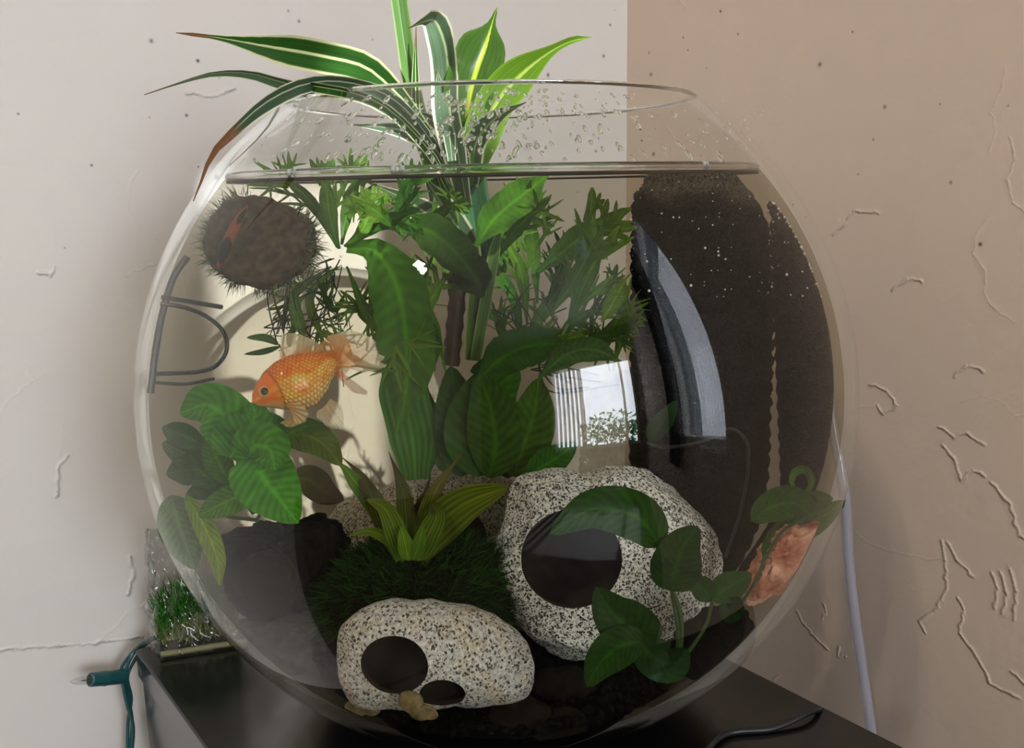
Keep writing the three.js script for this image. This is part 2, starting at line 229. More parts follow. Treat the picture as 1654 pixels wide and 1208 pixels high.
{
  const w = thing('bowl_water', 'slightly tinted clear water filling the glass bowl to below its neck', 'water', V(BOWL.x, BASE_Y, BOWL.z), null, 'stuff');
  part(w, 'water_body', lathe([new THREE.Vector2(0.0001, BASE_Y + GLASS + 0.002), ...sphereArc(WR, BASE_Y + GLASS + 0.002, WATER_Y, 60)]), waterSide);
  part(w, 'water_surface', lathe([new THREE.Vector2(wr, WATER_Y), new THREE.Vector2(0.0001, WATER_Y)]), waterTop);
  const c = []; for (let i = 0; i <= 12; i++) { const a = i / 12 * Math.PI * 2; c.push(new THREE.Vector2(wr - 0.0014 + Math.cos(a) * 0.0022, WATER_Y + Math.sin(a) * 0.0022)); }
  part(w, 'meniscus', lathe(c), waterSolid);
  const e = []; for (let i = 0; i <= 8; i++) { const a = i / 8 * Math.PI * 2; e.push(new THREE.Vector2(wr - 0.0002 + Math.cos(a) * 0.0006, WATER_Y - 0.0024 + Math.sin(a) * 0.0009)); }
  const bb = [], r = rng(6); for (const [x, y] of [[470, 276], [478, 275], [636, 273], [642, 275], [650, 272], [1134, 262], [1139, 263]]) { const d = hit(x, y, WR - 0.001)[0], q = D(x, y, d); q.y = WATER_Y + 0.0004; const g = new THREE.SphereGeometry(0.0009 + 0.0007 * r(), 10, 8); g.translate(q.x, q.y, q.z); bb.push(g); }
  part(w, 'surface_bubbles', mergeGeometries(bb), new THREE.MeshPhysicalMaterial({ color: hex('#dfe3e2'), roughness: 0.05, clearcoat: 1 })).userData.kind = 'stuff';
  part(w, 'painted_waterline', lathe(e), new THREE.MeshStandardMaterial({ color: hex('#2a241a'), roughness: 0.7 }), 'dark ring painted in for refraction at the water level');  // dark colour imitates the refraction seen along the surface edge
}
{ // drops of water clinging to the inside of the glass above the surface
  const r = rng(77), M = new THREE.Matrix4(), list = [];
  for (let k = 0; k < 900 && list.length < 420; k++) {
    const right = r(), x = right < 0.45 ? 560 + 330 * r() : 440 + 800 * r(), y = 138 + 120 * r() ** (right < 0.45 ? 1.3 : 0.9);
    const d = hit(x, y, BOWL_R - GLASS - 0.0003)[0], p = D(x, y, d); if (p.y < WATER_Y + 0.003 || p.y > RIM_Y - 0.003) continue;
    const n = p.clone().sub(BOWL).normalize(), down = V(0, -1, 0).addScaledVector(n, n.y).normalize(), s = V().crossVectors(n, down), sz = 0.0004 + 0.0011 * r() ** 2.2, len = sz * (1 + 2.2 * r());
    const tl = (r() - 0.5) * 0.8, dn = down.clone().applyAxisAngle(n, tl), ss = s.clone().applyAxisAngle(n, tl);
    list.push(M.clone().makeBasis(ss.multiplyScalar(sz), dn.multiplyScalar(len), n.clone().multiplyScalar(sz * 0.55)).setPosition(p.clone().sub(V(BOWL.x, BASE_Y, BOWL.z))));
  }
  const m = new THREE.InstancedMesh(new THREE.SphereGeometry(1, 10, 8), waterSolid, list.length); list.forEach((q, i) => m.setMatrixAt(i, q));
  m.name = 'water_drops'; m.userData.kind = 'stuff'; bowl.add(shade(m));
}

// ---------------------------------------------------------------- leaf builder
const vivid = (h) => { const c = hex(h), q = {}; c.getHSL(q); return h === '#ffffff' ? c : c.setHSL(q.h > 0.2 ? q.h - 0.018 : q.h, Math.min(0.92, q.s * 1.3), q.l).multiplyScalar(1.55); };
// pts: centre line in world space; half: half width at v; facing: where the upper side looks
function leafGeo(pts, half, { n = 14, m = 4, tilt = 0, cup = 0.15, wave = 0, waves = 4, c0 = '#2f6b22', c1, jag = 0, seed = 1, face } = {}) {
  const c = pts.length > 2 ? new THREE.CatmullRomCurve3(pts) : new THREE.LineCurve3(pts[0], pts[1]), pos = [], uv = [], col = [], idx = [], A = vivid(c0), B = vivid(c1 ?? c0), r = rng(seed), mixc = new THREE.Color();
  for (let i = 0; i <= n; i++) {
    const v = i / n, o = c.getPointAt(v), t = c.getTangentAt(v), f = (face ? face.clone() : CAM.clone().sub(o).normalize()), s0 = V().crossVectors(t, f).normalize(), nn = V().crossVectors(s0, t).normalize();
    const a = typeof tilt === 'function' ? tilt(v) : tilt, s = s0.clone().multiplyScalar(Math.cos(a)).addScaledVector(nn, Math.sin(a)), nr = nn.clone().multiplyScalar(Math.cos(a)).addScaledVector(s0, -Math.sin(a));
    const h = half(v), jl = 1 + jag * (r() - 0.5), jr = 1 + jag * (r() - 0.5);
    for (let j = 0; j <= m; j++) {
      const u = j / m * 2 - 1, w = wave * h * Math.sin(v * waves * 6.283 + (u < 0 ? 0.9 : 0) + seed) * u * u, q = o.clone().addScaledVector(s, u * h * (u < 0 ? jl : jr)).addScaledVector(nr, cup * h * (Math.abs(u) - 0.3) + w);
      pos.push(q.x, q.y, q.z); uv.push(j / m, v); mixc.copy(A).lerp(B, v); col.push(mixc.r, mixc.g, mixc.b);
    }
  }
  for (let i = 0; i < n; i++) for (let j = 0; j < m; j++) { const k = i * (m + 1) + j; idx.push(k, k + 1, k + m + 1, k + 1, k + m + 2, k + m + 1); }
  const g = new THREE.BufferGeometry(); g.setAttribute('position', new THREE.Float32BufferAttribute(pos, 3)); g.setAttribute('uv', new THREE.Float32BufferAttribute(uv, 2)); g.setAttribute('color', new THREE.Float32BufferAttribute(col, 3)); g.setIndex(idx); g.computeVertexNormals(); return g;
}
const oval = (w, k = 0.8, b = 0.06) => (v) => w * (b + (1 - b) * Math.sin(Math.PI * Math.min(1, v ** k)) ** 0.75) * (v > 0.999 ? 0.05 : 1);
const strap = (w, tip = 0.35, b = 0.6) => (v) => w * lerp(b, 1, smooth(0, 0.3, v)) * (1 - smooth(1 - tip, 1.02, v)) + 0.0002;
const heart = (w) => (v) => w * (v < 0.02 ? 0.3 : Math.sin(Math.PI * Math.min(1, 0.12 + 0.88 * v ** 0.72)) ** 0.7 + 0.01);
const pxm = (p, px) => px * depthOf(p) / F / 2;              // half width in metres of so many pixels at that point
const veins = (ribs, amp, ang, seed) => { const r = rng(seed), o = r() * 9; return tex(128, 256, (u, v) => { const x = Math.abs(u - 0.5) * 2, mid = Math.exp(-(((u - 0.5) * 22) ** 2)), lat = Math.sin((v * ribs - x * ang) * 6.283), n = fbm(u * 5 + o, v * 9, o, 4), k = 0.86 + amp * 0.35 * lat * (1 - mid) + 0.28 * n + 0.22 * mid - 0.05 * x; return [k * 235, k * 235, k * 228]; }); };
const vBroad = veins(11, 0.22, 2.2, 3), vFern = veins(16, 0.14, 1.2, 8);
const vLong = (() => tex(128, 256, (u, v) => { const k = 0.82 + 0.12 * Math.sin(u * 6.283 * 7) + 0.2 * fbm(u * 14, v * 3, 2, 3) + 0.2 * Math.exp(-(((u - 0.5) * 24) ** 2)); return [k * 235, k * 235, k * 228]; }))();
const leafMat = (map, o = {}) => new THREE.MeshPhysicalMaterial({ map, vertexColors: true, side: THREE.DoubleSide, roughness: 0.95, transmission: 0.28, thickness: 0, specularIntensity: 0.25, clearcoat: 0.08, clearcoatRoughness: 0.3, ...o });
const broadMat = leafMat(vBroad), fernMat = leafMat(vFern), longMat = leafMat(vLong);
function stripes(base, edge, mid, tipBrown, dark) {
  return tex(128, 512, (u, v) => {
    const x = Math.abs(u - 0.5) * 2, n = fbm(u * 30, v * 4, 7, 3) * 0.25, c = base.slice();
    const e = smooth(0.78, 0.86, x + n * 0.1), m = smooth(0.13, 0.07, Math.abs(u - 0.53) * 2 + n * 0.06), k = 1 + n + dark * 0.05 * Math.sin(u * 60);
    for (let i = 0; i < 3; i++) { c[i] = lerp(lerp(c[i], edge[i], e), mid[i], m) * k; const b = smooth(tipBrown - 0.03, tipBrown + 0.02, v); c[i] = lerp(c[i], [122, 84, 54][i] * (1 + n), tipBrown < 1 ? b : 0); }
    return c;
  });
}
const dracDark = leafMat(stripes([40, 82, 20], [206, 206, 150], [206, 208, 150], 0.93, 1)), dracPale = leafMat(stripes([74, 96, 66], [212, 208, 180], [150, 160, 116], 0.97, 1)), dracDroop = leafMat(stripes([62, 84, 60], [206, 202, 176], [176, 176, 140], 0.83, 1)),
  dracOlive = leafMat(stripes([44, 70, 10], [50, 78, 12], [140, 150, 36], 2, 1)), dracLime = leafMat(stripes([88, 124, 22], [100, 136, 30], [160, 176, 80], 2, 1)), dracStalk = leafMat(stripes([82, 112, 52], [130, 148, 96], [64, 98, 44], 2, 1));
const white = '#ffffff';

// ---------------------------------------------------------------- the striped plant that grows out of the bowl
{
  const base = P([775, 585, 0.5]);
  const g = thing('dracaena', 'striped green and cream leaved plant rising out of the bowl\'s open neck', 'plant', base);
  const leaf = (pts, w, mat, o = {}, label) => { const q = pts.map(P); return part(g, 'leaf', leafGeo(q, (o.shape ?? strap)(pxm(q[q.length >> 1], w), o.tip ?? 0.5, o.b ?? 0.6), { n: 26, m: 6, c0: white, ...o }), mat, label); };
  leaf([[742, 420, 0.5], [708, 300, 0.5], [678, 200, 0.5], [662, 120, -0.545], [652, 50, -0.55], [636, -60, -0.555]], 27, dracStalk, { tip: 0.1, b: 0.8, cup: 0.6 }, 'pale green upright strap leaf leaving the top of the picture');
  leaf([[742, 400, 0.52], [700, 285, 0.5], [676, 200, 0.5], [671, 120, -0.54], [672, 40, -0.54]], 12, dracDark, { tip: 0.25, cup: 0.8 });
  leaf([[752, 330, 0.45], [738, 250, 0.42], [724, 180, 0.4], [722, 125, -0.5], [717, 75, -0.498], [704, 38, -0.5], [688, 34, -0.515], [660, 46, -0.53]], 48, dracPale, { tip: 0.35, cup: 0.5, tilt: (v) => 0.5 - 1.1 * smooth(0.6, 0.9, v) }, 'cream edged leaf folded over at its top');
  leaf([[760, 300, 0.5], [752, 220, 0.48], [755, 160, -0.5], [768, 110, -0.505], [785, 65, -0.51], [803, 12, -0.52]], 82, dracOlive, { shape: () => (v) => pxm(D(768, 110, 0.5), 82) * (0.3 + 0.7 * smooth(0.05, 0.5, v)) * (1 - smooth(0.68, 0.93, v) * 0.9) * (1 - smooth(0.93, 1.01, v)), cup: 0.35, wave: 0.15 }, 'broad dark leaf with a yellow midrib');
  leaf([[770, 300, 0.5], [775, 230, 0.46], [800, 165, -0.5], [838, 122, -0.495], [875, 92, -0.49], [908, 72, -0.485], [930, 64, -0.48], [957, 60, -0.475]], 54, dracLime, { shape: () => (v) => pxm(D(838, 122, 0.5), 54) * (0.4 + 0.75 * smooth(0.03, 0.3, v)) * (1 - smooth(0.55, 0.84, v) * 0.8) * (1 - smooth(0.9, 1.01, v)), cup: 0.3, tilt: (v) => 0.6 * smooth(0.7, 0.95, v) }, 'lime green leaf pointing right with a thin twisted tip');
  leaf([[748, 330, 0.5], [715, 255, 0.47], [675, 190, 0.42], [628, 140, -0.5], [590, 110, -0.49], [520, 92, -0.475], [430, 76, -0.46], [345, 60, -0.45], [284, 53, -0.445]], 36, dracDark, { shape: () => (v) => pxm(D(520, 92, 0.48), 50) * (0.3 + 0.7 * smooth(0.25, 0.55, v)) * (1 - smooth(0.7, 0.93, v) * 0.9) * (1 - smooth(0.95, 1.01, v)) + 1e-4, cup: 0.3, wave: 0.18, waves: 3 }, 'long dark leaf with a cream stripe and brown tip pointing left');
  leaf([[742, 330, 0.5], [700, 240, 0.46], [640, 180, 0.36], [580, 150, -0.47], [470, 138, -0.45], [405, 120, -0.44], [345, 119, -0.43], [290, 134, -0.425], [233, 153, -0.42]], 28, dracPale, { tip: 0.5, cup: 0.6, tilt: 0.5 }, 'thin pale arching leaf');
  leaf([[744, 330, 0.48], [700, 235, 0.43], [640, 165, 0.3], [560, 134, -0.44], [490, 138, -0.42], [428, 168, -0.41], [378, 212, -0.4], [342, 250, -0.4], [326, 290, -0.4], [312, 325, -0.4]], 26, dracDroop, { tip: 0.32, cup: 0.5, tilt: 0.35, wave: 0.2 }, 'drooping cream edged leaf hanging outside the glass with a dead brown tip');
  leaf([[738, 330, 0.5], [690, 240, 0.35], [620, 172, 0.2], [520, 142, -0.42], [455, 152, 0.12], [445, 185, 0.12], [418, 222, 0.15], [370, 268, 0.3]], 15, dracDark, { tip: 0.5, cup: 0.6, tilt: 0.4 });
  leaf([[730, 260, 0.4], [722, 190, 0.42], [712, 150, -0.5], [706, 112, -0.5]], 20, dracPale, { tip: 0.3 });
  for (const [pts, w] of [[[[745, 300, 0.5], [720, 255, 0.48], [660, 215, 0.42], [560, 200, 0.25]], 26], [[[748, 300, 0.5], [742, 240, 0.46], [690, 190, 0.5], [640, 176, 0.5]], 24], [[[762, 300, 0.5], [768, 230, 0.45], [800, 190, 0.4], [850, 165, 0.3]], 36], [[[758, 300, 0.5], [762, 240, 0.5], [758, 190, 0.5], [770, 150, 0.5]], 40]])
    leaf(pts, w, dracPale, { tip: 0.5, cup: 0.5 });
  leaf([[765, 440, 0.55], [735, 390, 0.5], [665, 330, 0.45], [585, 290, 0.42]], 52, dracPale, { tip: 0.55, cup: 0.2 });
  leaf([[768, 440, 0.5], [750, 390, 0.48], [712, 330, 0.47], [682, 280, 0.46]], 44, dracPale, { tip: 0.4, cup: 0.2 });
  leaf([[776, 440, 0.5], [770, 370, 0.5], [760, 310, 0.5], [755, 272, 0.5]], 56, leafMat(stripes([66, 112, 70], [112, 150, 108], [46, 92, 52], 2, 1)), { tip: 0.02, b: 0.6, cup: 0.5 });
  leaf([[768, 582, 0.46], [782, 500, 0.46], [800, 400, 0.47], [812, 345, 0.48]], 18, dracStalk, { tip: 0.3, b: 0.9, cup: 0.5 });
  leaf([[762, 582, 0.47], [768, 520, 0.47], [775, 440, 0.48]], 30, dracStalk, { tip: 0.1, b: 0.7, cup: 0.6 });
  part(g, 'stem', tube([[728, 590, 0.5], [735, 520, 0.5], [738, 470, 0.5], [725, 410, 0.49]].map(P), 0.0065, 20, 10, (v) => 0.8 + 0.3 * Math.sin(v * 40) * 0.3), new THREE.MeshStandardMaterial({ color: hex('#3a2a1c'), roughness: 0.7 }), 'brown ringed stem');
}

// ---------------------------------------------------------------- water ferns
const pick = (r, a) => a[Math.floor(r() * a.length)];
function laceGeo(pts, w, r, o = {}) {                         // a blade that breaks up into forked tips
  const half = pxm(pts[pts.length >> 1], w), c = new THREE.CatmullRomCurve3(pts), L = c.getLength(), geos = [];
  geos.push(leafGeo(pts, (v) => half * 0.78 * (0.2 + 0.8 * smooth(0, 0.6, v)) * (1 - 0.55 * smooth(0.72, 1, v)), { n: 12, m: 3, wave: 0.15, seed: 1 + r() * 9, jag: 0.2, ...o }));
  const tine = (p, dir, nrm, len, wd, lvl) => {               // every prong may split in two again
    const side = V().crossVectors(dir, nrm).normalize(), bend = (r() - 0.5) * 0.7, mid = p.clone().addScaledVector(dir, len * 0.5).addScaledVector(side, bend * len * 0.15).addScaledVector(nrm, (r() - 0.5) * len * 0.3), end = p.clone().addScaledVector(dir, len).addScaledVector(side, bend * len * 0.5);
    geos.push(leafGeo([p, mid, end], (v) => wd * (1 - 0.45 * v) * (v > 0.99 ? 0.35 : 1), { n: 5, m: 2, ...o, c0: o.c1 ?? o.c0 }));
    if (lvl > 0) { const q = 0.3 + 0.5 * r(), sgn = r() < 0.5 ? -1 : 1; for (const k of [1, -1].slice(0, r() < 0.6 ? 2 : 1)) tine(p.clone().lerp(mid, q), dir.clone().addScaledVector(side, sgn * k * (0.55 + 0.5 * r())).normalize(), nrm, len * (0.5 + 0.3 * r()), wd * 0.66, lvl - 1); }
  };
  const put = (v, sd, len, wd, lvl) => { const p = c.getPointAt(v), t = c.getTangentAt(v), nn = CAM.clone().sub(p).normalize(), side = V().crossVectors(t, nn).normalize(); tine(p.clone().addScaledVector(side, sd * half * 0.4), t.clone().addScaledVector(side, sd * (0.45 + 0.45 * r())).normalize(), nn, len, wd, lvl); };
  const k = clamp(L * 0.45, 0.01, 0.026);
  for (let i = 0; i < 3; i++) put(0.93, (i - 1) * 0.9 + (r() - 0.5) * 0.3, k * (0.7 + 0.5 * r()), half * 0.36, 2);
  for (let i = 0; i < 3; i++) put(0.42 + 0.4 * r(), r() < 0.5 ? -1 : 1, k * (0.5 + 0.5 * r()), half * 0.26, r() < 0.7 ? 1 : 0);
  return mergeGeometries(geos);
}
function roots(pts, n, spread, r, rad = 0.00042) {              // wiry roots that hang and tangle
  const geos = [];
  for (let k = 0; k < n; k++) { const q = pts.map((p, i) => P(p).add(V((r() - 0.5) * spread, (r() - 0.5) * spread, (r() - 0.5) * spread).multiplyScalar(0.3 + 0.5 * i))); geos.push(tube(q.map((p) => inside(p)), rad * (0.6 + 0.7 * r()), 14, 5)); if (r() < 0.8) { const a = q[1].clone().lerp(q[q.length - 1], r()), b = a.clone().add(V(r() - 0.5, r() - 0.7, r() - 0.5).multiplyScalar(0.035)); geos.push(tube([a, a.clone().lerp(b, 0.5).add(V(0.003 * (r() - 0.5), 0.003 * r(), 0)), b].map((p) => inside(p)), rad * 0.6, 8, 4)); } }
  return mergeGeometries(geos);
}
const rootMat = new THREE.MeshStandardMaterial({ color: hex('#26301a'), roughness: 0.8 });
const greens = ['#2f6a1e', '#3a7822', '#2a5c1e', '#437c24', '#264f1c'];
function fern(label, base, lace, plain, rootList, seed) {
  const r = rng(seed), g = thing('water_fern', label, 'plant', P(base));
  for (const [pts, w, t] of lace) { const c = pick(r, greens); part(g, 'frond', laceGeo(pts.map(([x, y]) => inside(S(x, y, clamp(t + (r() - 0.5) * 0.08, 0.03, 0.97)))), w, r, { c0: c, c1: pick(r, ['#4f7a24', '#46701f', c]) }), fernMat); }
  for (const [pts, w, c, o] of plain) { const q = pts.map(P); part(g, 'frond', leafGeo(q, (v) => pxm(q[q.length >> 1], w) * (0.15 + 0.85 * smooth(0, 0.35, v)) * (1 - 0.93 * smooth(0.6, 1.0, v) ** 1.5), { n: 22, m: 6, wave: 0.12, waves: 3, jag: 0.1, c0: c, seed: r() * 99, ...o }), fernMat); }
  if (rootList) part(g, 'roots', mergeGeometries(rootList.map(([pts, n, s]) => roots(pts, n, s, r))), rootMat).userData.kind = 'stuff';
  return g;
}
fern('lacy forked green fern spreading right of the mossy floating stone', [545, 410, 0.42], [
  [[[548, 402], [532, 345], [526, 290]], 34, 0.4], [[[552, 395], [562, 335], [577, 288]], 30, 0.42], [[[556, 398], [585, 372], [600, 330]], 28, 0.4], [[[545, 400], [505, 330], [462, 290]], 24, 0.42], [[[560, 400], [610, 365], [655, 345]], 30, 0.38],
  [[[640, 372], [650, 320], [668, 290]], 26, 0.4], [[[640, 372], [612, 345], [590, 330]], 24, 0.36], [[[648, 372], [700, 352], [730, 330]], 26, 0.4], [[[620, 400], [628, 430], [660, 440]], 20, 0.4], [[[545, 430], [500, 480], [520, 545]], 20, 0.42], [[[535, 430], [480, 470], [462, 500]], 18, 0.45],
  [[[560, 430], [590, 500], [640, 560]], 24, 0.35], [[[640, 540], [600, 520], [575, 490]], 22, 0.4], [[[640, 600], [590, 590], [545, 560]], 16, 0.3], [[[700, 560], [690, 500], [715, 455]], 26, 0.42], [[[690, 560], [660, 500], [655, 460]], 22, 0.45], [[[720, 600], [700, 520], [672, 470]], 20, 0.45], [[[560, 470], [540, 500], [520, 470]], 16, 0.4],
], [
  [[[560, 402, 0.36], [605, 405, 0.33], [640, 460, 0.32], [655, 540, 0.32], [655, 640, 0.34], [640, 700, 0.35]], 92, '#3c7d20', { c1: '#356f1e', cup: 0.3 }],
  [[[640, 368, 0.4], [690, 372, 0.38], [740, 412, 0.38], [778, 462, 0.38]], 62, '#2a4a1c', { c1: '#284018' }],
  [[[780, 480, 0.4], [760, 440, 0.4], [735, 410, 0.4]], 60, '#24381a', {}],
  [[[700, 600, 0.42], [680, 550, 0.42], [660, 500, 0.42]], 60, '#2c5a20', {}], [[[610, 420, 0.42], [630, 500, 0.42], [640, 590, 0.42]], 60, '#2f6a22', {}],
  [[[470, 470, 0.4], [480, 510, 0.4], [492, 550, 0.4]], 20, '#487a26', {}],
], [[[[540, 430, 0.45], [510, 470, 0.45], [490, 520, 0.44], [520, 555, 0.44]], 14, 0.03], [[[600, 430, 0.42], [640, 480, 0.42], [670, 540, 0.42]], 8, 0.03], [[[470, 400, 0.4], [455, 470, 0.42], [470, 560, 0.42]], 6, 0.02]], 21);
fern('lacy forked green fern in the clear space left of the black sponge', [850, 575, 0.55], [
  [[[786, 436], [832, 372], [860, 345]], 32, 0.5], [[[852, 525], [842, 440], [822, 395]], 26, 0.55], [[[868, 440], [915, 402], [965, 360]], 56, 0.55], [[[868, 490], [862, 410], [856, 345]], 28, 0.56], [[[888, 510], [930, 448], [955, 400]], 28, 0.5],
  [[[912, 540], [948, 450], [972, 400]], 34, 0.5], [[[930, 500], [965, 470], [995, 452]], 22, 0.52], [[[842, 560], [832, 490], [806, 432]], 22, 0.56], [[[878, 520], [900, 460], [918, 410]], 26, 0.58], [[[850, 545], [880, 500], [900, 470]], 28, 0.54], [[[900, 560], [925, 520], [965, 500]], 22, 0.52],
  [[[960, 590], [985, 540], [1005, 500]], 22, 0.58], [[[990, 600], [1000, 555], [1010, 520]], 18, 0.6], [[[930, 580], [960, 545], [1000, 540]], 20, 0.55], [[[820, 590], [812, 540], [800, 510]], 20, 0.52], [[[880, 590], [905, 555], [940, 540]], 26, 0.5], [[[830, 600], [860, 560], [880, 530]], 26, 0.48], [[[985, 600], [975, 560], [950, 530]], 16, 0.6],
], [
  [[[768, 398, 0.44], [800, 352, 0.44], [840, 318, 0.44], [888, 280, 0.44]], 56, '#35681e', { c1: '#3f7522' }], [[[972, 520, 0.5], [995, 480, 0.5], [1012, 448, 0.5]], 28, '#5a8426', {}], [[[1000, 570, 0.6], [1008, 520, 0.6], [1012, 470, 0.6]], 22, '#4a7420', {}],
  [[[770, 615, 0.42], [820, 572, 0.42], [870, 556, 0.42], [920, 556, 0.42]], 66, '#264e22', {}], [[[870, 610, 0.42], [920, 570, 0.42], [960, 565, 0.42], [1005, 585, 0.42]], 40, '#3a5a34', {}],
], [[[[850, 560, 0.55], [830, 530, 0.55], [830, 500, 0.55], [850, 490, 0.55]], 8, 0.03], [[[870, 590, 0.5], [900, 600, 0.5], [960, 600, 0.5]], 8, 0.03]], 33);

function plant(name, label, category, base, leaves, mat, group) {
  const g = thing(name, label, category, P(base), group); let k = 0;
  for (const [pts, w, c, o = {}] of leaves) {
    const q = pts.map(P), h = pxm(q[q.length >> 1], w);
    if (o.stem) { part(g, 'stem', tube(q, h, 20, 7), stemMat); continue; }
    part(g, 'leaf', leafGeo(q, (o.shape ?? oval)(h, o.k, o.b), { n: 22, m: 6, wave: 0.08, waves: 2.5, c0: c, seed: ++k * 3.1, ...o }), o.mat ?? mat, o.label);
  }
  return g;
}
const stemMat = new THREE.MeshStandardMaterial({ color: hex('#264a18'), roughness: 0.6 });
plant('sword_plant', 'tall plant of broad upright dark green leaves behind the pale cave stones', 'plant', [770, 765, 0.62], [
  [[[672, 775, 0.6], [668, 710, 0.6], [650, 630, 0.58], [632, 545, 0.56]], 78, '#357a22', { mat: longMat, shape: strap, k: 0.4 }], [[[680, 770, 0.62], [690, 700, 0.62], [690, 620, 0.62]], 44, '#1f5a2c', { mat: longMat, shape: strap, k: 0.4 }],
  [[[770, 770, 0.58], [775, 700, 0.56], [800, 630, 0.54], [840, 595, 0.53]], 120, '#2c6420', {}], [[[745, 770, 0.6], [742, 700, 0.58], [735, 640, 0.57], [728, 590, 0.56]], 80, '#2a5526', {}], [[[790, 772, 0.57], [800, 720, 0.55], [790, 650, 0.53], [770, 600, 0.52]], 90, '#315f20', {}],
  [[[830, 770, 0.58], [845, 720, 0.56], [862, 670, 0.55], [870, 610, 0.54]], 84, '#37661f', {}], [[[720, 765, 0.6], [725, 730, 0.6], [740, 680, 0.6]], 50, '#2f5c22', {}], [[[822, 772, 0.6], [812, 700, 0.6], [822, 640, 0.6]], 66, '#284f1c', {}],
  [[[850, 768, 0.55], [885, 748, 0.54], [915, 728, 0.53], [932, 714, 0.53]], 50, '#2a6a26', {}], [[[1048, 712, 0.4], [1060, 694, 0.38], [1076, 674, 0.37], [1094, 646, 0.37]], 34, '#1c3a1a', {}], [[[760, 600, 0.46], [800, 590, 0.44], [850, 575, 0.44], [905, 560, 0.44]], 40, '#2f5c3a', {}],
], broadMat);
plant('anubias', 'cluster of round glossy green leaves below the goldfish at the left glass', 'plant', [400, 840, 0.35], [
  [[[385, 735, 0.28], [375, 690, 0.26], [340, 655, 0.25], [290, 668, 0.27]], 90, '#3a9620', { shape: heart }], [[[372, 740, 0.24], [395, 700, 0.24], [412, 670, 0.24], [405, 650, 0.24]], 92, '#348a1e', { shape: heart }], [[[430, 735, 0.3], [440, 700, 0.3], [430, 665, 0.3]], 60, '#2a7c18', {}],
  [[[405, 735, 0.25], [425, 770, 0.24], [455, 810, 0.23], [482, 845, 0.23]], 104, '#349c1a', { shape: heart }], [[[400, 740, 0.24], [415, 720, 0.22], [435, 725, 0.22], [445, 760, 0.22]], 80, '#38901f', {}],
  [[[440, 712, 0.32], [480, 700, 0.31], [520, 715, 0.3], [552, 752, 0.3]], 56, '#4c6a1c', {}], [[[455, 705, 0.3], [490, 690, 0.3], [528, 686, 0.3]], 22, '#3c7420', {}], [[[468, 772, 0.4], [500, 775, 0.4], [525, 795, 0.4], [556, 808, 0.4]], 50, '#3f4a16', { c1: '#3a2012', label: 'dying brown leaf' }],
  [[[420, 790, 0.3], [390, 800, 0.3], [355, 815, 0.3], [320, 835, 0.3]], 48, '#4a8c26', {}], [[[340, 770, 0.35], [310, 740, 0.35], [262, 715, 0.4]], 46, '#34601f', {}], [[[350, 785, 0.32], [320, 760, 0.32], [268, 765, 0.35]], 54, '#2c5a20', {}],
  [[[370, 780, 0.3], [350, 740, 0.3], [330, 700, 0.3]], 44, '#3a6e24', {}], [[[300, 800, 0.3], [330, 850, 0.3], [350, 900, 0.3], [355, 945, 0.3]], 34, '#5c8a2a', { c1: '#8aa838' }], [[[275, 800, 0.35], [290, 850, 0.35], [315, 920, 0.4]], 66, '#4a6e3c', {}],
  [[[380, 800, 0.33], [360, 780, 0.33], [330, 790, 0.33], [300, 800, 0.33]], 40, '#2f5c1e', {}], [[[445, 700, 0.3], [425, 730, 0.28], [400, 770, 0.27], [385, 800, 0.27]], 60, '#2f7a1c', {}], [[[330, 720, 0.32], [300, 705, 0.32], [262, 690, 0.36]], 40, '#2f5a20', {}], [[[410, 830, 0.34], [385, 790, 0.33], [385, 740, 0.3]], 7, '', { stem: true }], [[[412, 840, 0.34], [360, 830, 0.33], [320, 790, 0.33]], 6, '', { stem: true }], [[[414, 842, 0.34], [440, 790, 0.33], [442, 720, 0.31]], 6, '', { stem: true }],
], broadMat);
plant('waterweed', 'thin sprig with two narrow leaves just above the goldfish\'s head', 'plant', [462, 590, 0.42], [
  [[[450, 556, 0.42], [430, 546, 0.42], [398, 545, 0.42]], 13, '#3a6a20', {}], [[[452, 560, 0.42], [425, 568, 0.42], [394, 572, 0.42]], 10, '#2f5a1c', {}], [[[466, 596, 0.42], [458, 570, 0.42], [450, 556, 0.42]], 3, '', { stem: true }], [[[466, 560, 0.42], [470, 540, 0.42], [480, 520, 0.42]], 12, '#3f6c20', {}], [[[486, 540, 0.42], [478, 500, 0.42], [470, 470, 0.42]], 16, '#477a24', {}],
], broadMat);
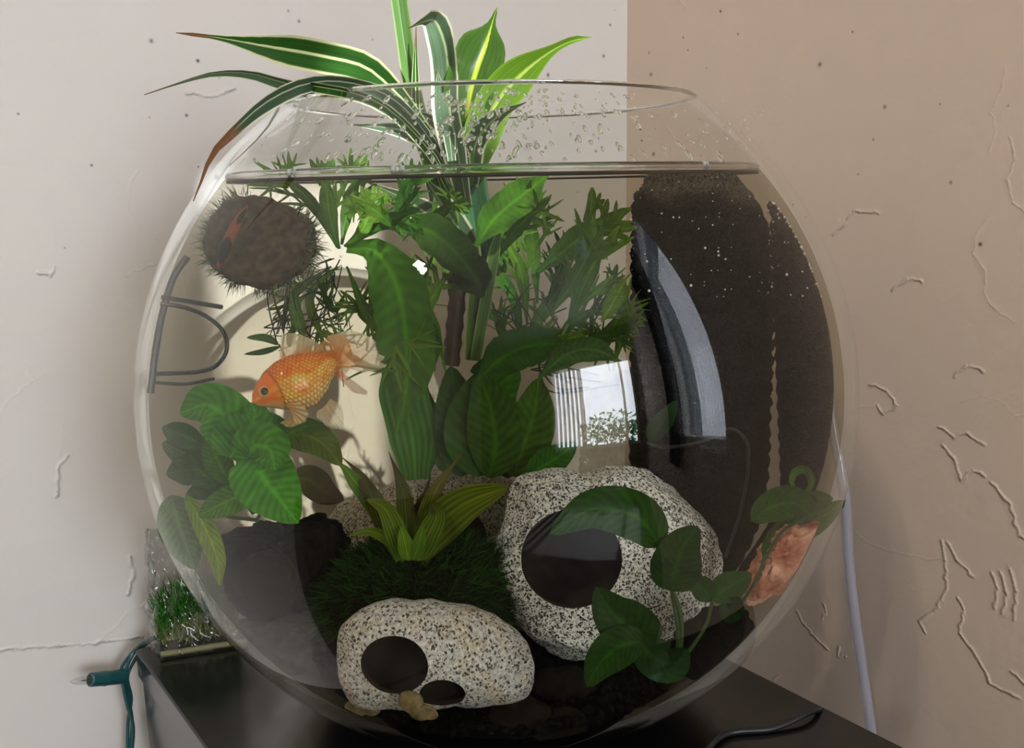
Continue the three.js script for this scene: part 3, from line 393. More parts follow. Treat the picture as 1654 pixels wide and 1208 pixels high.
plant('wavy_sword_plant', 'small rosette of wavy brown and olive leaves on the moss mound', 'plant', [668, 905, -0.5], [
  [[[655, 905, -0.5], [628, 860, -0.5], [600, 800, -0.495], [580, 765, -0.495], [552, 738, -0.49]], 32, '#4a6a26', { c1: '#4a3a1e', shape: strap, k: 0.55, b: 0.4, wave: 0.5, waves: 4 }], [[[664, 905, -0.5], [658, 850, -0.5], [650, 790, -0.5], [628, 730, -0.5]], 28, '#4c7022', { c1: '#3a2a18', shape: strap, k: 0.55, b: 0.4, wave: 0.5, waves: 4 }],
  [[[672, 905, -0.5], [685, 850, -0.495], [705, 790, -0.495], [748, 730, -0.5]], 30, '#54742a', { c1: '#5a4a20', shape: strap, k: 0.6, b: 0.4, wave: 0.45, waves: 4 }], [[[678, 905, -0.5], [700, 860, -0.495], [750, 815, -0.49], [822, 786, -0.49]], 66, '#4a6a1c', { c1: '#5a6a22', wave: 0.1 }],
  [[[640, 890, -0.505], [618, 845, -0.505], [590, 800, -0.5], [556, 756, -0.49], [540, 742, -0.49]], 24, '#5a8a3a', { shape: strap, k: 0.3, b: 0.7 }], [[[676, 905, -0.49], [690, 870, -0.48], [706, 832, -0.48], [696, 812, -0.49]], 40, '#5a8a1c', { c1: '#3a4a18' }],
  [[[645, 905, -0.5], [625, 870, -0.49], [595, 858, -0.49], [560, 866, -0.485]], 18, '#5a7a2a', { shape: strap, k: 0.5 }], [[[668, 905, -0.505], [672, 850, -0.51], [690, 790, -0.51], [695, 765, -0.51]], 30, '#46601e', { c1: '#4a3418', shape: strap, k: 0.6, b: 0.4, wave: 0.4 }],
  [[[650, 905, -0.49], [640, 860, -0.48], [620, 820, -0.48], [592, 806, -0.48]], 36, '#4c7a2c', { c1: '#5a6a30' }], [[[684, 905, -0.5], [715, 862, -0.5], [740, 820, -0.51], [800, 770, -0.52]], 22, '#4a5a20', { shape: strap, k: 0.5, c1: '#55421c' }],
  [[[660, 905, -0.48], [655, 880, -0.475], [648, 850, -0.475]], 26, '#5c8c20', {}], [[[668, 905, -0.48], [676, 880, -0.475], [684, 846, -0.475]], 22, '#4c7c1c', {}],
], longMat);
plant('anubias', 'dark green broad leaved plant in front of the large round-holed cave stone', 'plant', [1095, 1070, -0.46], [
  [[[1068, 882, -0.45], [1030, 836, -0.445], [960, 822, -0.44], [888, 862, -0.435]], 80, '#1d5214', { shape: oval, k: 0.7 }], [[[1085, 955, -0.45], [1092, 915, -0.445], [1105, 880, -0.445], [1128, 850, -0.445]], 82, '#174012', { shape: oval, k: 0.7 }],
  [[[1048, 1052, -0.435], [1015, 1015, -0.43], [985, 985, -0.43], [962, 948, -0.43]], 92, '#17420f', { shape: heart }], [[[1045, 1036, -0.43], [1005, 1042, -0.425], [972, 1068, -0.42], [948, 1110, -0.415]], 66, '#1a4412', {}], [[[1030, 1032, -0.43], [1055, 1060, -0.425], [1085, 1072, -0.425], [1112, 1048, -0.42]], 66, '#123610', {}],
  [[[1148, 968, -0.46], [1170, 952, -0.46], [1192, 940, -0.46], [1214, 926, -0.46]], 48, '#1f4c1c', {}], [[[1152, 970, -0.46], [1135, 950, -0.46], [1112, 932, -0.46]], 40, '#1a4a1a', {}], [[[1160, 985, -0.46], [1180, 985, -0.46], [1196, 965, -0.455]], 40, '#10300f', {}],
  [[[1096, 1070, -0.46], [1094, 1010, -0.455], [1080, 930, -0.452], [1066, 884, -0.45]], 7, '', { stem: true }], [[[1098, 1070, -0.46], [1100, 1000, -0.455], [1086, 952, -0.452]], 8, '', { stem: true }], [[[1100, 1070, -0.46], [1140, 1010, -0.46], [1152, 965, -0.46]], 6, '', { stem: true }], [[[1096, 1068, -0.46], [1070, 1050, -0.445], [1046, 1038, -0.432]], 6, '', { stem: true }],
], broadMat);
{
  const g = plant('anubias', 'green plant leaning over the pink stone at the right glass, one leaf curled', 'plant', [1130, 1075, -0.47], [
    [[[1232, 900, 0.35], [1268, 865, 0.4], [1318, 840, 0.45], [1366, 808, 0.5]], 50, '#3a5a2a', {}], [[[1214, 842, 0.3], [1240, 822, 0.3], [1280, 812, 0.32], [1318, 838, 0.36]], 56, '#2c4c20', {}], [[[1290, 830, 0.4], [1318, 808, 0.42], [1346, 805, 0.5]], 36, '#38552c', {}],
    [[[1130, 1075, -0.47], [1180, 1000, -0.47], [1225, 930, 0.3], [1236, 896, 0.33]], 6, '', { stem: true }], [[[1318, 815, 0.38], [1316, 800, 0.38], [1304, 796, 0.38], [1296, 798, 0.38]], 4, '', { stem: true }], [[[1234, 905, 0.34], [1262, 860, 0.34], [1300, 836, 0.36]], 5, '', { stem: true }],
  ], broadMat);
  const c = S(1294, 776, 0.36), pts = []; for (let i = 0; i <= 12; i++) { const a = i / 12 * 5.4 - 1.2, q = 0.0058 - 0.0011 * i / 12; pts.push(c.clone().addScaledVector(RIGHT, Math.cos(a) * q).addScaledVector(UPV, Math.sin(a) * q * 1.1)); }
  part(g, 'leaf', leafGeo(pts, (v) => 0.0036 * Math.sin(0.3 + 2.6 * v), { n: 26, m: 4, tilt: 0.9, c0: '#4a6c30' }), broadMat, 'young leaf rolled into a ring');
}

// ---------------------------------------------------------------- stones
const granite = (light, dark, dens, warm) => {
  const n = 512, r = rng(17 + dens), A = new Float32Array(n * n).fill(1), W = new Float32Array(n * n);
  for (let k = 0; k < dens; k++) { const x = r() * n, y = r() * n, w = 1 + 2.6 * r() ** 2, l = w * (1 + r()), a = r() * 6.3, d = 0.5 + 0.5 * r(), R = 8; for (let j = -R; j <= R; j++) for (let i = -R; i <= R; i++) { const u = (i * Math.cos(a) + j * Math.sin(a)) / l, v = (j * Math.cos(a) - i * Math.sin(a)) / w, e = smooth(1.3, 0.8, Math.hypot(u, v)), q = ((Math.round(y) + j + n) % n) * n + (Math.round(x) + i + n) % n; A[q] = Math.min(A[q], 1 - d * e); } }
  return tex(n, n, (u, v) => { const a = A[Math.floor(v * n) * n + Math.floor(u * n)], f = 1 + 0.5 * fbm(u * 40, v * 40, 1, 2), w = warm * smooth(-0.05, 0.25, fbm(u * 4, v * 4, 9, 3)); return [0, 1, 2].map((i) => lerp(dark[i], light[i] * f * (1 - w * [0, 0.1, 0.28][i]), a)); });
};
const graniteA = new THREE.MeshPhysicalMaterial({ map: granite([238, 242, 248], [26, 28, 30], 5200, 0.1), roughness: 0.7, specularIntensity: 0.12 }), graniteB = new THREE.MeshPhysicalMaterial({ map: granite([202, 202, 206], [32, 30, 28], 2600, 0.4), roughness: 0.6 }), graniteC = new THREE.MeshPhysicalMaterial({ map: granite([150, 146, 136], [30, 30, 26], 4200, 0.5), roughness: 0.8 });
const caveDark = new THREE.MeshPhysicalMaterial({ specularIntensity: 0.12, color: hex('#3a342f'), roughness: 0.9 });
// a closed stone whose outline from the front is the given one; its depth is `thick` of its half height
function blob(outline, depth, thick, { rough = 0.06, freq = 3, seed = 1, sub = 5, front = 9, sharp = 1 } = {}) {
  const cx = outline.reduce((s, p) => s + p[0], 0) / outline.length, cy = outline.reduce((s, p) => s + p[1], 0) / outline.length, k = depth / F, c = D(cx, cy, depth);
  const pol = outline.map(([x, y]) => [Math.atan2(cy - y, x - cx), Math.hypot(x - cx, y - cy) * k]).sort((a, b) => a[0] - b[0]), n = pol.length;
  const rad = (a) => { for (let i = 0; i < n; i++) { const p = pol[i], q = pol[(i + 1) % n]; let a0 = p[0], a1 = q[0]; if (a1 <= a0) a1 += 6.28318; let x = a; if (x < a0) x += 6.28318; if (x >= a0 && x <= a1) { const t = (x - a0) / (a1 - a0 || 1), m = pol[(i + n - 1) % n][1], o = pol[(i + 2) % n][1]; return Math.max(0.3 * p[1], p[1] + (q[1] - p[1]) * t + 0.25 * t * (1 - t) * (t * (q[1] * 2 - p[1] - o) + (1 - t) * (p[1] * 2 - m - q[1]))); } } return pol[0][1]; };
  const hh = (Math.max(...outline.map((p) => p[1])) - Math.min(...outline.map((p) => p[1]))) / 2 * k * thick;
  const g = mergeVertices(new THREE.IcosahedronGeometry(1, sub * 6).deleteAttribute('uv').deleteAttribute('normal')), p = g.attributes.position;
  for (let i = 0; i < p.count; i++) {
    const x = p.getX(i), y = p.getY(i), z = p.getZ(i), q = Math.hypot(x, y), R = rad(Math.atan2(y, x)), f = 1 + rough * fbm(x * freq + seed, y * freq, z * freq, 4) * 2 - rough * 0.15;
    let w = z; if (w > front) w = front + (w - front) * 0.15;
    const s = q > 1e-6 ? q ** sharp : 0;
    const o = c.clone().addScaledVector(RIGHT, q > 1e-6 ? x / q * s * R * f : 0).addScaledVector(UPV, q > 1e-6 ? y / q * s * R * f : 0).addScaledVector(FWD, -w * hh * f); inside(o, 0.192); p.setXYZ(i, o.x, o.y, o.z);
  }
  g.computeVertexNormals(); return g;
}
const ev = new Evaluator(); ev.useGroups = true; ev.attributes = ['position', 'normal', 'uv'];
function cave(outline, depth, thick, holes, mat, o) {
  const sh = (g) => boxUV(g, 0.075), c = D(outline.reduce((s, p) => s + p[0], 0) / outline.length, outline.reduce((s, p) => s + p[1], 0) / outline.length, depth);
  let b = new Brush(sh(blob(outline, depth, thick, o)), mat); b.updateMatrixWorld();
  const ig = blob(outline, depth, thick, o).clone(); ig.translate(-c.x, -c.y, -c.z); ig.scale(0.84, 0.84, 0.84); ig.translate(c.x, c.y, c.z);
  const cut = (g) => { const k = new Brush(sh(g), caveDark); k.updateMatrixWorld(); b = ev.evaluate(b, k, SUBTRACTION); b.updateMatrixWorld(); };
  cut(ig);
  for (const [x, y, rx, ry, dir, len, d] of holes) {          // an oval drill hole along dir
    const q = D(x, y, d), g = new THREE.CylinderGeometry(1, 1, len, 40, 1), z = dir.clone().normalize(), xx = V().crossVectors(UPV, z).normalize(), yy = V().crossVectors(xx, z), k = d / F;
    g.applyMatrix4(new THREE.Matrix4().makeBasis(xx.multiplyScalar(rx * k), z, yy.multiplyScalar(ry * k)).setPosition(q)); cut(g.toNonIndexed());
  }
  return b;
}
function caveThing(label, ...a) { const b = cave(...a), m = one('cave_stone', b.geometry, b.material, label, 'stone'); return m; }
const toCam = FWD.clone().negate();
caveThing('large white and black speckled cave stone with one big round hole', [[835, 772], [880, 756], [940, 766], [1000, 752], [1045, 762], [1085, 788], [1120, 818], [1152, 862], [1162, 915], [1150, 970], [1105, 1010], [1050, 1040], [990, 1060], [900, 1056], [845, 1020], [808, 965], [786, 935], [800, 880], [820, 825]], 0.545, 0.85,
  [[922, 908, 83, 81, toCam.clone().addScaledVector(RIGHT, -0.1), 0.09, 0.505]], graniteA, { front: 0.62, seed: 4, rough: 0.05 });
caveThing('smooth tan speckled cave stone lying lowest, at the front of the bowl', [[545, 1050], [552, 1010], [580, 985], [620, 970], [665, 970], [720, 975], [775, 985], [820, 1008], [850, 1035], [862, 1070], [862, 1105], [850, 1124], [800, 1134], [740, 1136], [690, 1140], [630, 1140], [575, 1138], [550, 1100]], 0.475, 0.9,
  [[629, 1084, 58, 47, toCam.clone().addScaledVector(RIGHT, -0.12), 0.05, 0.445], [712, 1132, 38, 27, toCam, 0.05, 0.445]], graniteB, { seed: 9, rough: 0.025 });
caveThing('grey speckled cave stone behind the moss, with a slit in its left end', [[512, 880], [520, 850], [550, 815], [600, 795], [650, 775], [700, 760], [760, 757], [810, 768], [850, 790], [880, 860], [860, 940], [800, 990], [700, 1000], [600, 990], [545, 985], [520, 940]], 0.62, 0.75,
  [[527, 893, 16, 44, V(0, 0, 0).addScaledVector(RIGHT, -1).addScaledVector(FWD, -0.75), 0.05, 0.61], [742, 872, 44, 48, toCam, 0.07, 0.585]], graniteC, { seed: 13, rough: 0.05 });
const stoneTex = (a, b, seed, sc = 14) => tex(256, 256, (u, v) => { const t = clamp(0.5 + 1.4 * fbm(u * sc, v * sc, seed, 5), 0, 1); return [0, 1, 2].map((i) => lerp(a[i], b[i], t)); });
const stoneMat = (a, b, s, rough = 0.85, sc) => { const t = stoneTex(a, b, s, sc); return new THREE.MeshPhysicalMaterial({ specularIntensity: 0.12, map: t, bumpMap: t, bumpScale: 0.0015, roughness: rough }); };
const slate = stoneMat([10, 11, 11], [32, 34, 33], 2), brown = stoneMat([14, 11, 8], [36, 30, 24], 5), pinkMat = stoneMat([150, 76, 56], [236, 188, 166], 8, 0.6, 9), greyStone = stoneMat([40, 42, 42], [78, 78, 78], 12);
const stone = (name, label, outline, depth, thick, mat, o) => one(name, boxUV(blob(outline, depth, thick, o), 0.08), mat, label, 'stone');
stone('stone', 'rough pink quartz stone resting against the right glass', [[1206, 978], [1206, 942], [1222, 902], [1238, 874], [1268, 850], [1296, 850], [1322, 842], [1324, 874], [1308, 908], [1274, 944], [1236, 966]], 0.484, 0.5, pinkMat, { rough: 0.12, freq: 5, seed: 22 });
stone('stone', 'dark grey slate stone behind the left end of the caves', [[345, 880], [395, 852], [465, 848], [535, 835], [560, 880], [530, 960], [450, 990], [375, 970]], 0.545, 0.6, slate, { rough: 0.14, freq: 4, seed: 31 });
stone('stone', 'olive grey flat stone in front of the dark slate', [[360, 930], [400, 905], [450, 890], [478, 930], [470, 985], [410, 1000], [372, 970]], 0.505, 0.4, stoneMat([18, 18, 14], [42, 41, 33], 6), { rough: 0.12, seed: 37 });
stone('stone', 'pale grey rounded stone at the lower left glass', [[378, 1010], [425, 1010], [480, 1012], [498, 1025], [502, 1065], [490, 1088], [450, 1080], [400, 1055]], 0.481, 0.5, greyStone, { rough: 0.08, seed: 41 });
stone('pebble', 'flat brown pebble right of the tan cave stone, topmost of three', [[858, 1095], [900, 1080], [945, 1086], [965, 1110], [930, 1128], [870, 1126]], 0.498, 0.5, brown, { rough: 0.08, seed: 3, sub: 3 });
stone('pebble', 'flat brown pebble touching the tan cave stone\'s lower right end', [[790, 1148], [815, 1132], [865, 1128], [890, 1150], [870, 1176], [800, 1176]], 0.474, 0.5, brown, { rough: 0.08, seed: 5, sub: 3 });
stone('pebble', 'brown pebble lowest of three, nearest the front glass', [[858, 1172], [885, 1156], [945, 1158], [948, 1180], [910, 1198], [862, 1192]], 0.48, 0.5, brown, { rough: 0.08, seed: 7, sub: 3 });
stone('driftwood', 'black knob of driftwood at the foot of the right plant', [[1085, 1040], [1120, 1000], [1165, 978], [1205, 990], [1214, 1030], [1200, 1080], [1150, 1100], [1100, 1085]], 0.475, 0.7, stoneMat([8, 8, 8], [22, 20, 18], 15), { rough: 0.15, seed: 51 }).userData.category = 'driftwood';
const shardMat = stoneMat([90, 78, 54], [150, 136, 100], 19, 0.5);
stone('shell_shard', 'curved tan shell shard leaning in the lower notch of the tan cave stone', [[645, 1122], [672, 1118], [684, 1138], [708, 1158], [690, 1162], [660, 1152]], 0.443, 0.4, shardMat, { rough: 0.05, seed: 61, sub: 2 }).userData.category = 'shell';
stone('shell_shard', 'tan shell shard under the left end of the tan cave stone', [[556, 1140], [580, 1130], [605, 1130], [614, 1150], [590, 1154]], 0.473, 0.4, shardMat, { rough: 0.05, seed: 64, sub: 2 }).userData.category = 'shell';

// ---------------------------------------------------------------- black gravel
{
  const r = rng(9), gm = new THREE.MeshPhysicalMaterial({ specularIntensity: 0.12, color: hex('#060606'), roughness: 0.7 });
  const rad = Math.sqrt(0.19 ** 2 - (GRAVEL_Y - BOWL.y) ** 2);
  const g = lathe([new THREE.Vector2(0.0001, BASE_Y + 0.01), ...sphereArc(0.1895, BASE_Y + 0.01, GRAVEL_Y - 0.002, 8), new THREE.Vector2(0.0001, GRAVEL_Y - 0.002)], 48);
  const t = thing('gravel', 'black gravel covering the bottom of the bowl', 'gravel', V(BOWL.x, BASE_Y, BOWL.z), null, 'stuff'); part(t, 'gravel_bed', g, gm);
  const q = new THREE.IcosahedronGeometry(1, 1), n = 2600, m = new THREE.InstancedMesh(q, gm, n), M = new THREE.Matrix4(), e = new THREE.Euler();
  for (let i = 0; i < n; i++) { const a = r() * 6.283, d = Math.sqrt(r()) * rad * 0.97, s = 0.0014 + 0.0018 * r(); e.set(r() * 6, r() * 6, r() * 6); M.makeRotationFromEuler(e).scale(V(s, s * 0.8, s * 1.2)).setPosition(Math.cos(a) * d, GRAVEL_Y - 0.002 + 0.002 * r() - BASE_Y, Math.sin(a) * d); m.setMatrixAt(i, M); m.setColorAt(i, new THREE.Color().setScalar(0.5 + 1.4 * r())); }
  m.name = 'gravel_grains'; m.userData.kind = 'stuff'; t.add(shade(m));
}

// ---------------------------------------------------------------- moss
const blade = (() => { const g = new THREE.PlaneGeometry(1, 1, 1, 3), p = g.attributes.position; for (let i = 0; i < p.count; i++) { const v = p.getY(i) + 0.5; p.setXYZ(i, p.getX(i) * (1 - 0.85 * v), v, 0.28 * v * v); } g.computeVertexNormals(); return g; })();
const mossMat = new THREE.MeshPhysicalMaterial({ specularIntensity: 0.12, color: 0xffffff, roughness: 0.9, side: THREE.DoubleSide });
function mossOn(parent, geo, n, len, wid, colors, seed, keep = () => true) {
  const r = rng(seed), p = geo.attributes.position, w = where(parent), list = [], ix = geo.index;
  const C = geo.boundingBox ?? (geo.computeBoundingBox(), geo.boundingBox), mid = C.getCenter(V());
  for (let k = 0; k < n * 3 && list.length < n; k++) {
    const i = Math.floor(r() * p.count), o = V(p.getX(i), p.getY(i), p.getZ(i)), nn = o.clone().sub(mid).normalize(); if (!keep(o)) continue;
    o.add(V(r() - 0.5, r() - 0.5, r() - 0.5).multiplyScalar(len * 0.4));
    const up = nn.clone().add(V(r() - 0.5, r() - 0.4, r() - 0.5).multiplyScalar(1.3)).normalize(), s = V().crossVectors(up, V(r() - 0.5, r() - 0.5, r() - 0.5)).normalize(), z = V().crossVectors(s, up), L = len * (0.4 + 0.9 * r());
    list.push([new THREE.Matrix4().makeBasis(s.multiplyScalar(wid * (0.6 + r())), up.multiplyScalar(L), z.multiplyScalar(L)).setPosition(inside(o, 0.186).sub(w)), hex(pick(r, colors))]);
  }
  const m = new THREE.InstancedMesh(blade, mossMat, list.length); list.forEach(([a, c], i) => { m.setMatrixAt(i, a); m.setColorAt(i, c); });
  m.name = 'moss'; m.userData.kind = 'stuff'; parent.add(shade(m)); return m;
}
{
  const out = [[525, 985], [550, 940], [590, 905], [640, 890], [700, 880], [760, 885], [800, 920], [810, 960], [800, 1010], [700, 1020], [600, 1015], [540, 1010]];
  const geo = blob(out, 0.525, 0.8, { rough: 0.15, seed: 71, sub: 4 }), src = geo.clone();
  const t = thing('moss_mound', 'dark green mound of fine moss under the small wavy plant', 'moss', D(660, 1000, 0.525), null, 'stuff');
  part(t, 'moss_core', geo, new THREE.MeshPhysicalMaterial({ color: hex('#0d1a08'), roughness: 1, specularIntensity: 0.12 }));
  mossOn(t, src, 9000, 0.012, 0.0011, ['#173a0e', '#122e0b', '#1f4812', '#0d240b', '#285416'], 5);
}
{ // the mossy lump that floats at the left
  const out = [[330, 395], [338, 360], [362, 328], [400, 318], [440, 322], [475, 338], [505, 360], [512, 395], [498, 430], [468, 452], [440, 468], [400, 462], [360, 445], [340, 425]];
  const geo = boxUV(blob(out, 0.475, 0.75, { rough: 0.06, seed: 81, front: 0.5 }), 0.08), src = geo.clone();
  const t = thing('mossy_stone', 'brown grey mossy lump floating near the left glass above the goldfish', 'stone', D(420, 465, 0.475));
  part(t, 'stone_body', geo, stoneMat([54, 47, 34], [96, 86, 64], 23, 0.95, 18));
  mossOn(t, src, 900, 0.0065, 0.0005, ['#3a5a24', '#4a6a28', '#2a4018', '#5a7230'], 6, (o) => { const d = o.clone().sub(D(420, 390, 0.475)); return Math.hypot(d.dot(RIGHT), d.dot(UPV)) > 0.0235; });
  const lensMark = (pts, w, c, n) => part(t, n, tube(pts.map(P), w, 14, 8, (v) => Math.sin(0.25 + 2.7 * v)), new THREE.MeshStandardMaterial({ color: hex(c), roughness: 0.8 }));  // orange and dark marks painted in for an image bent by the bowl
  const dp = -0.456; lensMark([[352, 432, dp], [368, 390, dp], [388, 350, dp], [400, 332, dp]], 0.0026, '#8a4a26', 'painted_lens_orange'); lensMark([[355, 426, dp + 0.0012], [364, 400, dp + 0.0012], [372, 378, dp + 0.0012]], 0.0028, '#15120f', 'painted_lens_dark'); lensMark([[378, 370, dp + 0.001], [388, 352, dp + 0.001], [398, 336, dp + 0.001]], 0.0013, '#15120f', 'painted_lens_dark');
}

// ---------------------------------------------------------------- sponge filters
const foamTex = (() => { const r = rng(4), n = 512, g = new Float32Array(n * n).fill(0.5); for (let k = 0; k < 5200; k++) { const x = r() * n, y = r() * n, w = 2 + 3 * r(), d = r() < 0.5 ? -0.35 : 0.3; for (let j = -7; j <= 7; j++) for (let i = -7; i <= 7; i++) { const q = ((Math.round(y) + j + n) % n) * n + (Math.round(x) + i + n) % n; g[q] += d * Math.exp(-(i * i + j * j) / (w * w)); } } return tex(n, n, (u, v) => { const k = clamp(g[Math.floor(v * n) * n + Math.floor(u * n)], 0, 1) * 255; return [k, k, k]; }, { srgb: false }); })();
const sponge = new THREE.MeshPhysicalMaterial({ specularIntensity: 0.12, color: hex('#0a0a08'), bumpMap: foamTex, bumpScale: 0.002, roughness: 0.95 }), spongeTop = new THREE.MeshPhysicalMaterial({ specularIntensity: 0.12, color: 0xffffff, vertexColors: true, map: foamTex, bumpMap: foamTex, bumpScale: 0.003, roughness: 0.95 });
function foam(px, depth, rpx, yTop, yCap, seed, lean) {            // an upright roll of coarse foam standing on the gravel
  const c = D(px, 600, depth), k = depth / F, R = rpx * k, y0 = GRAVEL_Y - 0.002, yt = D(px, yTop, depth).y, yc = D(px, yCap, depth).y;
  const shape = (a, b, rr) => {
    const nh = Math.max(6, Math.round((b - a) / 0.0022)), g = new THREE.CylinderGeometry(1, 1, 1, 72, nh), p = g.attributes.position, uv = g.attributes.uv;
    for (let i = 0; i < p.count; i++) { const x = p.getX(i), z = p.getZ(i), y = lerp(a, b, p.getY(i) + 0.5), q = Math.hypot(x, z), an = Math.atan2(z, x), row = Math.round(y / 0.0095), f = rr(y) * (1 + (q > 0.9 ? 0.022 * Math.sin(y / 0.0095 * 6.283 + Math.sin(an * 9 + row) * 0.6) + 0.02 * N3.noise(an * 9, y * 240, seed) : 0)); const o = inside(V(c.x + x * R * f, y, c.z + z * R * f).addScaledVector(RIGHT, lean * (c.y - y)), 0.1885); p.setXYZ(i, o.x, o.y, o.z); uv.setXY(i, an * R / 0.05, y / 0.05); }
    g.computeVertexNormals(); return g;
  };
  const top = shape(yc, yt, (y) => 1 - 0.22 * smooth(yc, yt, y) ** 2), p = top.attributes.position, col = [], A = hex('#0b0b09'), B = hex('#7a7160'), q = new THREE.Color(); // pale reflection of the water surface painted on the upper end
  for (let i = 0; i < p.count; i++) { q.copy(A).lerp(B, smooth(0.12, 0.75, (p.getY(i) - yc) / (yt - yc) + 0.35 * N3.noise(p.getX(i) * 60, p.getY(i) * 60, p.getZ(i) * 60))); col.push(q.r, q.g, q.b); }
  top.setAttribute('color', new THREE.Float32BufferAttribute(col, 3)); const body = shape(y0, yc, () => 1);
  return [body, top, c];
}
const bubbleMat = new THREE.MeshPhysicalMaterial({ color: 0xffffff, roughness: 0.05, clearcoat: 1 });
for (const [px, depth, rpx, yt, yc, label, seed, lean] of [[1131, 0.6, 112, 276, 345, 'black foam sponge filter standing in the bowl left of a narrow gap', 3, 0], [1333, 0.535, 77, 312, 385, 'black foam sponge filter pressed against the right glass', 8, 0.08]]) {
  const [body, cap, c] = foam(px, depth, rpx, yt, yc, seed, lean), src = mergeGeometries([body, cap].map((g) => g.clone().deleteAttribute('color')));
  const t = thing('sponge_filter', label, 'filter', V(c.x, GRAVEL_Y, c.z)); part(t, 'sponge_body', body, sponge); part(t, 'sponge_top', cap, spongeTop, 'sponge top with a pale water surface reflection painted in');
  const r = rng(seed), p = src.attributes.position, M = new THREE.Matrix4(), list = [], w = where(t), lo = D(px, 470, depth).y;
  for (let k = 0; k < 9000 && list.length < 150; k++) { const i = Math.floor(r() * p.count), o = V(p.getX(i), p.getY(i), p.getZ(i)); if (o.y < lo && r() < 0.97) continue; if (depthOf(o) > depth) continue; const s = 0.00035 + 0.0006 * r() ** 3; list.push(M.clone().makeScale(s, s, s).setPosition(inside(o, 0.1885).sub(w))); }
  const m = new THREE.InstancedMesh(new THREE.SphereGeometry(1, 8, 6), bubbleMat, list.length); list.forEach((q, i) => m.setMatrixAt(i, q)); m.name = 'air_bubbles'; m.userData.kind = 'stuff'; t.add(m);
}

// ---------------------------------------------------------------- hoses, cables, plastic
const rubber = new THREE.MeshStandardMaterial({ color: hex('#0c0d10'), roughness: 0.45 });
one('power_cord', tube([[1046, 715, -0.5], [1080, 722, -0.48], [1140, 712, -0.47], [1180, 692, -0.465], [1205, 712, -0.465], [1208, 760, -0.47], [1195, 830, -0.48], [1172, 900, -0.5]].map(P), 0.0008, 60, 7), rubber, 'thin black cord looping across the front of the sponge', 'cord');
one('intake_pipe', tube([[452, 845, -0.575], [475, 880, -0.575], [500, 930, -0.575], [530, 990, -0.575]].map(P), 0.0075, 30, 14), new THREE.MeshPhysicalMaterial({ color: hex('#25262b'), roughness: 0.25 }), 'slanting dark grey pipe beside the left end of the rear cave stone', 'pipe');
{
  const g = thing('refracted_loop', 'added thin dark loop imitating a refracted image along the left glass', 'tubing', P([240, 640, 0.5])), m = new THREE.MeshPhysicalMaterial({ color: hex('#22262c'), roughness: 0.25 });  // added tubes imitate a refracted image at the bowl's left edge
  part(g, 'tube', tube([[303, 415, 0.4], [282, 445, 0.4], [264, 500, 0.45], [251, 570, 0.5], [243, 635, 0.5]].map(P), 0.0018, 30, 10), m);
  part(g, 'tube', tube([[260, 490, 0.45], [300, 497, 0.4], [335, 512, 0.36], [362, 538, 0.33], [366, 566, 0.33], [350, 590, 0.33], [322, 600, 0.36], [248, 604, 0.48]].map(P), 0.0011, 44, 10), m);
  part(g, 'tube', tube([[262, 480, 0.45], [305, 487, 0.38], [358, 496, 0.33]].map(P), 0.0012, 20, 10), m);
  part(g, 'tube', tube([[250, 618, 0.48], [300, 620, 0.4], [345, 612, 0.35]].map(P), 0.0009, 20, 10), m);
}
const clear = new THREE.MeshPhysicalMaterial({ transmission: 1, thickness: 0, roughness: 0.05, ior: 1.6, color: hex('#eef0f0'), side: THREE.DoubleSide });
const clearSolid = new THREE.MeshPhysicalMaterial({ transmission: 1, thickness: 0.002, roughness: 0.05, ior: 1.4, color: hex('#eef2f5') });
function sheet(c00, c10, c01, c11, nx, ny, amp, freq, seed, sharp = true) { // crumpled film between four corners
  const pos = [], idx = [], nrm = V().crossVectors(c10.clone().sub(c00), c01.clone().sub(c00)).normalize();
  for (let j = 0; j <= ny; j++) for (let i = 0; i <= nx; i++) { const u = i / nx, v = j / ny, a = c00.clone().lerp(c10, u), b = c01.clone().lerp(c11, u), o = a.lerp(b, v); let h = 0, f = freq, k = 1; for (let q = 0; q < 3; q++) { const n = N3.noise(u * f + seed, v * f * 1.2, seed + q); h += k * (sharp ? 0.5 - Math.abs(n) * 2 : n); f *= 2.1; k *= 0.5; } o.addScaledVector(nrm, h * amp); pos.push(o.x, o.y, o.z); }
  for (let j = 0; j < ny; j++) for (let i = 0; i < nx; i++) { const k = j * (nx + 1) + i; idx.push(k, k + 1, k + nx + 1, k + 1, k + nx + 2, k + nx + 1); }
  const g = new THREE.BufferGeometry(); g.setAttribute('position', new THREE.Float32BufferAttribute(pos, 3)); g.setIndex(idx); g.computeVertexNormals(); return g;
}
one('plastic_film', sheet(P([935, 790, 0.75]), P([1030, 795, 0.75]), P([945, 640, 0.78]), P([1028, 585, 0.78]), 40, 50, 0.006, 4, 5), new THREE.MeshPhysicalMaterial({ color: hex('#a8937a'), transparent: true, opacity: 0.55, roughness: 0.12, clearcoat: 1, clearcoatRoughness: 0.03, side: THREE.DoubleSide }), 'crumpled clear plastic film behind the large cave stone, next to the sponge', 'plastic');
